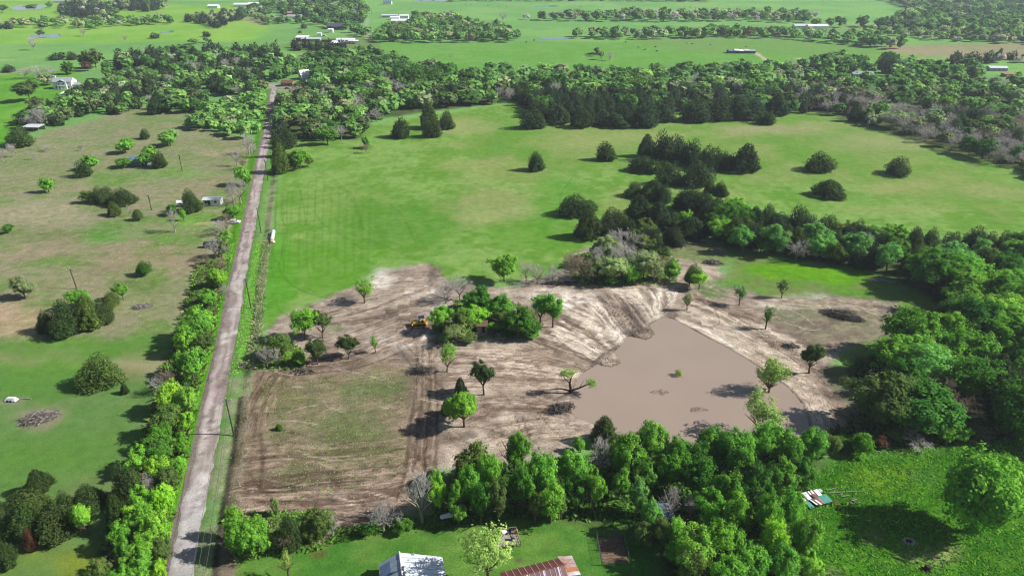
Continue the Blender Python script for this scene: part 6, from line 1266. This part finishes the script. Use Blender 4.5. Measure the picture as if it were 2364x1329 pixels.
# bulldozer
bd = root("bulldozer", 968, 752, "yellow bulldozer with black canopy on the chalky dirt", "bulldozer", rz=math.radians(196))
for s in (-1, 1):
    y0, y1 = (s * 1.25, s * .80) if s > 0 else (s * .80 * -1 * -1, s * 1.25); y0, y1 = min(s * .8, s * 1.28), max(s * .8, s * 1.28)
    pr_ = [(-1.6, .12), (-1.95, .5), (-1.6, .95), (-.2, 1.0), (1.3, .95), (1.65, .5), (1.3, .12)]
    m = MB(); n = len(pr_); m.add([(x, yy_, z) for yy_ in (y0, y1) for x, z in pr_], [tuple(range(n - 1, -1, -1)), tuple(range(n, 2 * n))] + [(i, (i + 1) % n, (i + 1) % n + n, i + n) for i in range(n)]); tk = m.build("track", M_TRACK, bd)
    for x in (-1.55, -.9, -.3, .3, .9, 1.25): m = MB(); m.cyl((x, y0 - .03, .42), (x, y1 + .03, .42), .3 if abs(x) > 1.2 else .18, 12); m.build("roller", M_YEL, tk)
    for i in range(14): x = -1.6 + i * .22; m = MB(); m.box(x, x + .1, y0 - .01, y1 + .01, .96, 1.05); m.build("grouser", M_TRACK, tk)
    m = MB(); m.tube([(-.6, s * 1.42, .55), (1.9, s * 1.42, .45)], .11, 5); m.build("push_arm", M_YEL, bd)
m = MB(); m.box(-.1, 1.75, -.62, .62, .75, 1.75); m.add([(1.75, -.62, 1.0), (1.75, .62, 1.0), (1.75, .62, 1.75), (1.75, -.62, 1.75), (1.95, -.5, 1.1), (1.95, .5, 1.1), (1.95, .5, 1.6), (1.95, -.5, 1.6)], [(4, 5, 6, 7), (0, 1, 5, 4), (1, 2, 6, 5), (2, 3, 7, 6), (3, 0, 4, 7)]); m.build("engine_hood", M_YEL, bd)
m = MB(); m.box(-1.8, -.12, -.78, .78, .75, 1.35); m.build("rear_body", M_YEL, bd); m = MB(); m.box(-1.85, -1.2, -.7, .7, 1.36, 1.85); m.build("fuel_tank", M_YEL, bd)
m = MB(); m.box(-1.0, -.5, -.3, .3, 1.36, 1.55); m.box(-1.15, -1.02, -.3, .3, 1.36, 2.1); m.build("seat", M_BLACK, bd)
for x in (-1.35, -.1):
    for s in (-.72, .72): m = MB(); m.box(x - .06, x + .06, s - .06, s + .06, 1.35, 2.85); m.build("canopy_post", M_BLACK, bd)
m = MB(); m.box(-1.6, .15, -.85, .85, 2.85, 2.97); m.build("canopy_roof", M_CARD, bd)
m = MB(); m.cyl((.9, .2, 1.75), (.9, .2, 2.5), .06, 8); m.build("exhaust", M_BLACK, bd)
m = MB(); pr_ = [(2.05, .05), (1.95, .5), (2.0, .9), (2.2, 1.25), (2.3, 1.25), (2.1, .9), (2.06, .5), (2.2, .05)]
n = len(pr_); m.add([(x, yy_, z) for yy_ in (-1.75, 1.75) for x, z in pr_], [tuple(range(n - 1, -1, -1)), tuple(range(n, 2 * n))] + [(i, (i + 1) % n, (i + 1) % n + n, i + n) for i in range(n)]); m.build("blade", M_BLADE, bd)
m = MB(); m.box(2.0, 2.25, -1.8, 1.8, 1.25, 1.34); m.build("blade_edge", M_YEL, bd)
for s in (-.45, .45): m = MB(); m.tube([(1.5, s, 1.2), (2.05, s, .8)], .06, 6); m.build("lift_ram", M_STEEL, bd)
m = MB(); m.box(-2.5, -1.95, -.9, .9, .5, .7); rp = m.build("ripper_bar", M_YEL, bd)
for s in (-.7, 0, .7): m = MB(); m.tube([(-2.35, s, .8), (-2.45, s, .1)], [.08, .03], 5); m.build("shank", M_TRACK, rp)

# long wrapped bale
a = PV(632, 537.5); b = PV(627.5, 563.5); dv = (b - a); Lb = dv.length; u = dv.normalized(); ang = math.atan2(dv.y, dv.x)
wb = empty("wrapped_bale_row", ((a.x + b.x) / 2, (a.y + b.y) / 2, 0), ang); tag(wb, "long pale green wrapped bale with open hay end beside the lane", "hay bale")
nb = 8; q0 = -Lb / 2
for i in range(nb - 2):
    x0 = q0 + i * Lb / nb + .02; x1 = q0 + (i + 1) * Lb / nb - .02; m = MB(); m.tube([(x0, 0, .72), (x0 + .12, 0, .72), (x1 - .12, 0, .72), (x1, 0, .72)], [.64, .72, .72, .64], 16); m.build("wrapped_bale", M_WRAP if i < nb - 3 else M_WHITE, wb)
m = MB(); m.tube([(q0 + Lb / nb * (nb - 3) - .04, 0, .72), (q0 + Lb / nb * (nb - 3) + .1, 0, .72)], .76, 16); m.build("strap", M_TINB, wb)
for i in (nb - 2, nb - 1): x0 = q0 + i * Lb / nb; m = MB(); m.tube([(x0 + .03, 0, .70), (x0 + .2, 0, .72), (x0 + Lb / nb - .2, 0, .72), (x0 + Lb / nb, 0, .7)], [.6, .7, .68, .5], 14); m.build("hay_bale", M_HAY, wb)
m = MB(); m.slab([(q0 + Lb * .8, .62, .5), (q0 + Lb * .8, 1.1, .1), (q0 + Lb * .95, 1.15, .1), (q0 + Lb * .95, .6, .6)], .02); m.build("torn_wrap", M_WRAP, wb)

# ------------------------------------------------------------------ brush piles, debris
def sticks(m, n, rx, ry, h, L, rad, seed):
    r = random.Random(seed)
    for _ in range(n):
        a = r.uniform(0, 6.28); q = math.sqrt(r.random()); x, y = rx * q * math.cos(a), ry * q * math.sin(a); z = h * (1 - q * q) * r.uniform(.3, 1) + .05
        t = r.uniform(0, 6.28); l = L * r.uniform(.4, 1.2); dz = r.uniform(-.3, .3) * l; dx, dy = math.cos(t) * l / 2, math.sin(t) * l / 2
        m.tube([(x - dx, y - dy, max(z - dz / 2, .02)), (x + r.uniform(-.2, .2), y, z + .1), (x + dx, y + dy, max(z + dz / 2, .02))], [rad * r.uniform(.6, 1.4), rad, rad * .3], 4)
def pile(px, py, rx, ry, h, lab, mats, rz=0.0, n=170, L=2.6, rad=.06):
    o = root("brush_pile", px, py, lab, "brush pile", rz=rz)
    m = MB(); N = 14; vs = [(rx * .8 * math.cos(i / N * 6.283), ry * .8 * math.sin(i / N * 6.283), 0) for i in range(N)] + [(rx * .45 * math.cos(i / N * 6.283), ry * .45 * math.sin(i / N * 6.283), h * .55 + R.uniform(-.1, .1)) for i in range(N)] + [(0, 0, h * .7)]
    m.add(vs, [(i, (i + 1) % N, (i + 1) % N + N, i + N) for i in range(N)] + [(i + N, (i + 1) % N + N, 2 * N) for i in range(N)]); m.build("heap", mats[-1], o)
    for i, mt in enumerate(mats): m = MB(); sticks(m, n // len(mats), rx, ry, h, L, rad, px * 7 + i); s = m.build("branches", mt, o); s['kind'] = 'stuff'
pile(91, 966, 4.0, 2.6, 1.5, "big pale grey brush pile on the mown field", [M_BONE, M_GREYW, M_GREYW], .35, 260)
pile(326, 708, 3.2, 2.0, .7, "thin scatter of dead branches in the field by the hedge", [M_BONE, M_GREYW], .2, 70)
pile(1942, 730, 6.2, 2.2, 1.7, "long black burnt brush pile right of the pond", [M_CHAR, M_CHAR, M_GREYW], -.55, 300)
pile(1643, 607, 3.0, 1.6, .9, "small dark brush heap on dirt below the cedar grove", [M_CHAR, M_GREYW], 0, 90)
pile(2040, 648, 4.5, 1.5, .8, "pale dead branches at the shaded right wood edge", [M_GREYW, M_BONE], -.4, 80, 3.5)
pile(1825, 800, 2.4, 1.0, .7, "short dark brush heap left of the leaning cedar", [M_CHAR, M_GREYW], -.3, 60)
pile(1290, 945, 4.0, 2.0, .8, "tangle of roots and branches below the leaning pond tree", [M_GREYW, M_CHAR], .4, 120)
pile(1290, 655, 6.0, 1.2, .9, "long dark brush row on the clearing's north edge", [M_CHAR, M_GREYW], .05, 120)
pile(1368, 126, 8.0, 3.0, 2.0, "grey fallen tree pile left of three pasture trees", [M_GREYW, M_CHAR], 0, 60, 6, .15)
pile(700, 858, 2.6, 1.0, .5, "dark branch litter below the bare row left of the dozer", [M_CHAR, M_GREYW], 0, 60)
pile(560, 840, 1.5, 1.0, .8, "small pale culvert rubble heap at the driveway mouth", [M_BONE, M_GREYW], 0, 60, 1.4)
tb = root("overturned_trailer", 27, 925, "white overturned boat-like trailer on the mown field", "trailer", rz=-.1)
m = MB(); m.add([(-1.6, -.5, .1), (1.5, -.6, .2), (1.7, .5, .3), (-1.2, .6, .2), (-1.0, -.2, .9), (1.0, -.2, 1.0), (1.1, .3, 1.0), (-.8, .4, .9)], [(0, 3, 2, 1), (4, 5, 6, 7), (0, 1, 5, 4), (1, 2, 6, 5), (2, 3, 7, 6), (3, 0, 4, 7)]); m.build("hull", M_WHITE, tb)
for x in (-.5, .3): m = MB(); m.cyl((x, -.75, .3), (x, -.6, .3), .28, 10); m.build("wheel", M_RUBBER, tb)
m = MB(); m.tube([(1.6, 0, .3), (2.4, .2, .5)], .05, 4); m.build("tow_bar", M_STEEL, tb)
o = MB(); o.tube([(-1.5, 0, .15), (1.5, 0, .15)], .1, 6); o = o.build("white_pipe", M_BONE); o.location = PV(61, 920.5); o.rotation_euler = (0, 0, -.13); tag(o, "pale pole lying in grass right of the overturned trailer", "pole")
bl = root("fallen_tree", 1190, 1000, "x", "fallen tree"); bpy.data.objects.remove(bl)
# leaning half-flooded tree at the west shore
lt = root("leaning_tree", 1316, 908, "dark trunked tree leaning over the pond's left shore", "tree")
m = MB(); m.tube([(0, 0, -.3), (.1, 0, 1.2), (-.2, 0, 3.0), (.1, .3, 4.4)], [.45, .36, .26, .16], 7); m.tube([(.1, 0, .8), (2.2, 0, 1.6), (4.6, .1, 2.8), (6.2, 0, 3.4)], [.26, .2, .14, .08], 6)
m.tube([(0, 0, .8), (-2.4, .3, 1.2), (-4.8, .2, 1.0), (-6.6, .3, .9)], [.24, .16, .1, .04], 5); m.tube([(-.2, 0, 3), (-1.6, 0, 4.6), (-2.0, 0, 6.2)], [.16, .1, .05], 5); m.tube([(.1, .3, 4.4), (.9, .2, 6.2)], [.14, .05], 5); m.tube([(0, 0, 1), (1.2, -1.4, .6), (2.4, -2.4, .1)], [.2, .12, .05], 5); m.tube([(0, 0, .6), (-1.4, -1.2, .4)], [.2, .08], 5); m.tube([(2.2, 0, 1.6), (3.4, .8, 3.2)], [.1, .04], 4)
tk = m.build("trunk", M_BARK, lt); tk.color = (*[float(c) for c in gc(70, 56, 48)], 1)
for (dx, dz, sx, sz, col) in ((-.9, 4.0, .62, .42, 'G'), (5.4, 1.6, .52, .34, 'G')):
    c = link("crown", SPARSE[0 if dx < 0 else 1], None, lt, (dx, 0, dz - 1.6 * sz * 1.0), dx, (sx, sx, sz)); c.color = (*[float(v) for v in tc((142, 178, 84))], 1)
# uprooted twigs in the pond
for px, py, lb in ((1615, 945, "brown twigs breaking the pond surface near the flooded trees"), (1523, 905, "faint twig cluster just above the water in mid pond")):
    m = MB(); sticks(m, 26, 2.0, .9, .5, 1.6, .025, px); o = m.build("drowned_branches", M_BROWNW); o.location = PV(px, py); o.location.z = -.05; tag(o, lb, "branches")

# ------------------------------------------------------------------ cattle
def cow(px, py, lab, mat, rz):
    o = root("cow", px, py, lab, "cow", "cattle in the far pastures", rz=rz)
    m = MB(); m.tube([(-1.05, 0, 1.05), (-.8, 0, 1.05), (0, 0, 1.0), (.75, 0, 1.1), (1.0, 0, 1.2)], [.15, .36, .42, .36, .16], 8); m.tube([(.9, 0, 1.2), (1.3, 0, 1.15), (1.6, 0, .9)], [.2, .17, .1], 6)
    for x in (-.75, .7):
        for s in (-.2, .2): m.tube([(x, s, .95), (x, s, 0)], [.11, .06], 5)
    m.tube([(-1.08, 0, 1.2), (-1.15, 0, .5)], [.03, .04], 4)
    m.build("body", mat, o)
CW_ = [(1445, 99, "black cow alone left of the pasture middle"), (1474, 111, "black cow just below the first one, right pasture"), (1487, 117, "left cow of a close black pair"), (1491, 115, "right cow of a close black pair"), (1513, 110, "upper cow of two, one above the other"), (1516, 120, "lower cow of two, one above the other"), (1585, 102, "cow beside dark weed patches, right pasture"), (1598, 103, "cow just right of the weed patches"), (1640, 105, "cow left of the glittering roof house"),
       (1722, 110, "cow behind the glittering roof house"), (1215, 99, "cow near the end of the straight pond"), (1233, 95, "cow between dark clump and straight pond"), (1340, 16, "cow alone in the most distant pasture"), (1580, 16, "left cow far off in the top pasture"), (1594, 18, "middle cow far off in the top pasture"), (1606, 21, "right cow far off in the top pasture"), (1075, 12.5, "left pair cow above the far wood"), (1087, 13, "second cow above the far wood"), (1126, 14.5, "third cow above the far wood"), (1150, 16, "fourth cow above the far wood"), (1169, 16, "rightmost cow above the far wood")]
for px, py, lb in CW_: cow(px, py, lb, M_COW, R.uniform(0, 6.28))
cow(1040, 132, "tan cow lying alone in the middle green pasture", M_COWT, .4)

# ------------------------------------------------------------------ weeds, tussocks and clods (uncountable)
def tufts(name, label, pts, h, w, cols, nq=5, seed=1, up=.75):
    r = np.random.default_rng(seed); pts = np.asarray(pts); n = len(pts); k = n * nq
    base = np.repeat(pts, nq, 0); an = r.uniform(0, 6.28, k); hh = h * r.uniform(.5, 1.4, k); ww = w * r.uniform(.5, 1.3, k)
    off = r.normal(0, w * .6, (k, 2)); c = np.stack([base[:, 0] + off[:, 0], base[:, 1] + off[:, 1], base[:, 2]], 1)
    dx = np.stack([np.cos(an) * ww * .5, np.sin(an) * ww * .5, np.zeros(k)], 1); ln = np.stack([r.normal(0, .9, k) * hh, r.normal(.4, .9, k) * hh, hh * .7], 1)
    v = np.stack([c - dx, c + dx, c + dx * .55 + ln, c - dx * .55 + ln], 1).reshape(-1, 3); q = np.arange(4 * k).reshape(k, 4)
    ci = r.integers(0, len(cols), n); col = np.array(cols)[ci] * r.uniform(.8, 1.2, (n, 1)); col = np.repeat(np.repeat(col, nq, 0), 4, 0)
    o = link(name, mesh_np(name, v, q, attr={'v': np.repeat(r.random(k), 4), 'tint': col}), M_LEAFT); tag(o, label, None, None, 'stuff'); return o
def scatter(poly, n, seed, world=False):
    r = random.Random(seed); w = poly if world else W(poly); xs = [p[0] for p in w]; ys = [p[1] for p in w]; out = []
    while len(out) < n:
        x, y = r.uniform(min(xs), max(xs)), r.uniform(min(ys), max(ys))
        if inpoly(x, y, w): out.append((x, y, gz(x, y) - .03))
    return out
st = lambda a, b, i0=0, i1=None: offset(RC[i0:i1], a) + offset(RC[i0:i1], b)[::-1]
tufts("fence_line_weeds", "tangled weeds and pale dry stems along the wire fence", scatter(st(6.9, 9.0, 27, 46), 2000, 1, True), .5, .4, [tc((116, 158, 80)), tc((190, 184, 144)), tc((96, 136, 70)), tc((176, 172, 132))], 5, 1)
tufts("verge_grass", "bright green grass on both verges of the lane", scatter(st(-6.6, -3.4, 0, 46), 3200, 2, True) + scatter(st(3.4, 6.6, 26, 46), 1800, 3, True), .22, .35, [tc((128, 186, 62)), tc((138, 190, 76))], 4, 2)
tufts("tall_pasture_grass", "tall wind-blown pasture grass at the lower right", scatter([(1830, 1130), (1950, 1050), (2200, 1030), (2450, 1000), (2500, 1400), (1850, 1400), (1900, 1250)], 9000, 4), .26, .30, [tc((86, 146, 44)), tc((104, 160, 54)), tc((76, 130, 44)), tc((120, 166, 60))], 3, 3)
tufts("dry_field_tussocks", "dry tan and green tussocks over the rough left field", scatter([(-300, 420), (-60, 320), (110, 305), (330, 250), (470, 300), (560, 380), (520, 620), (430, 780), (-200, 790)], 8000, 5), .13, .30, [tc((200, 182, 142)), tc((150, 172, 98)), tc((184, 172, 128)), tc((136, 170, 84))], 3, 4)
tufts("understorey", "low brush filling the hedge along the lane", scatter(st(-13, -5.4, 0, 44), 2600, 6, True), 1.1, 1.1, [tc((98, 146, 50)), tc((76, 112, 46)), tc((128, 150, 70)), tc((110, 104, 80))], 6, 5)
tufts("clearing_regrowth", "sparse green regrowth dotted over the cleared dirt", scatter([(600, 880), (930, 850), (940, 1100), (650, 1170)], 2600, 7), .14, .28, [tc((130, 160, 80)), tc((140, 150, 94))], 3, 6)
tufts("lawn_edge_weeds", "weeds where the lawn meets trees and dirt", scatter([(560, 1285), (760, 1255), (900, 1225), (1010, 1215), (1200, 1190), (1440, 1190), (1500, 1180), (1480, 1160), (1100, 1180), (900, 1205), (700, 1240), (560, 1265)], 1800, 8), .4, .5, [tc((84, 132, 48)), tc((108, 140, 60))], 4, 7)
tufts("scrub_floor", "low scrub under the trees right of the clearing", scatter([(1960, 850), (2000, 950), (1930, 1010), (1900, 1040), (2100, 1030), (2364, 1010), (2364, 640), (2200, 700), (2170, 760), (2080, 800)], 3000, 9), .9, 1.2, [tc((84, 120, 50)), tc((66, 96, 44)), tc((104, 110, 74))], 5, 8)
tufts("belt_floor", "low scrub under the belt below the pond", scatter([(1000, 1200), (1060, 1090), (1350, 1060), (1500, 1040), (1850, 1030), (1880, 1100), (1830, 1200), (1860, 1340), (1580, 1340), (1500, 1210), (1250, 1185)], 2600, 10), .8, 1.0, [tc((92, 132, 54)), tc((70, 104, 46))], 5, 9)
tufts("grove_brush", "low brush under the grove, scrub and small rows on the cleared ground", scatter([(1010, 740), (1060, 690), (1150, 690), (1230, 720), (1250, 770), (1190, 785), (1080, 785), (1010, 765)], 420, 21) + scatter([(1320, 600), (1400, 560), (1500, 560), (1560, 600), (1560, 655), (1330, 662)], 1500, 22) + scatter([(590, 800), (650, 780), (700, 815), (700, 850), (600, 850)], 500, 23) + scatter([(530, 1190), (760, 1190), (760, 1260), (540, 1290)], 700, 24), .6, .8, [tc((110, 150, 66)), tc((96, 124, 60)), tc((140, 134, 100)), tc((120, 168, 62))], 6, 11)
# clods: little lumps of turned earth
def clods(label, pts, s, cols, seed):
    r = np.random.default_rng(seed); pts = np.asarray(pts); n = len(pts)
    ov = np.array([(1, 0, 0), (0, 1, 0), (-1, 0, 0), (0, -1, 0), (0, 0, .8)]); f = np.array([(0, 1, 4), (1, 2, 4), (2, 3, 4), (3, 0, 4)])
    sc = s * r.uniform(.4, 1.6, (n, 1, 1)); v = pts[:, None, :] + ov[None] * sc * r.uniform(.5, 1.4, (n, 5, 3)); v[:, :4, 2] = pts[:, None, 2] - .02
    t = (f[None] + (np.arange(n) * 5)[:, None, None]).reshape(-1, 3); col = np.repeat(np.array(cols)[r.integers(0, len(cols), n)], 5, 0)
    o = link("clods", mesh_np("clods", v.reshape(-1, 3), tris=t, attr={'albedo': col, 'grain': np.full(n * 5, .6)}), M_GROUND); tag(o, label, None, None, 'stuff')
D1, D2, D3 = gc(100, 84, 74), gc(150, 132, 118), gc(206, 190, 176)
clods("dark clods heaped at the ends of the blade passes", scatter([(1360, 835), (1380, 848), (1432, 842), (1436, 832), (1400, 826)], 500, 11) + scatter([(1450, 772), (1490, 786), (1514, 774), (1508, 762), (1470, 764)], 600, 12) + scatter([(1405, 720), (1440, 715), (1500, 770), (1455, 775)], 700, 13), .15, [D1, D1 * .9, D2], 1)
clods("loose clods and stones over the cleared dirt", [p for p in scatter([(520, 1220), (540, 900), (640, 830), (760, 700), (980, 620), (1300, 660), (1560, 660), (1900, 760), (1940, 1000), (1860, 1000), (1790, 880), (1600, 770), (1500, 760), (1330, 870), (1330, 1000), (1000, 1080), (960, 1160)], 9000, 14)], .14, [D1, D2, D2, D3], 2)

# ------------------------------------------------------------------ air
hz = MB(); hz.box(-5200, 5200, -400, 8300, -4.0, 103.0)
hm = bpy.data.materials.new("haze"); hm.use_nodes = True; hm.node_tree.nodes.clear()
ho = hm.node_tree.nodes.new('ShaderNodeOutputMaterial'); hv = hm.node_tree.nodes.new('ShaderNodeVolumePrincipled')
hv.inputs['Color'].default_value = (.80, .88, 1.0, 1); hv.inputs['Density'].default_value = .00010; hv.inputs['Anisotropy'].default_value = .2
hm.node_tree.links.new(hv.outputs[0], ho.inputs['Volume']); tag(hz.build("haze", hm), "thin pale summer haze over the whole country", None, None, 'stuff')

#print("TRIS", sum(sum(len(p.vertices) - 2 for p in me.polygons) if len(me.polygons) < 200000 else len(me.polygons) * 2 for me in bpy.data.meshes))
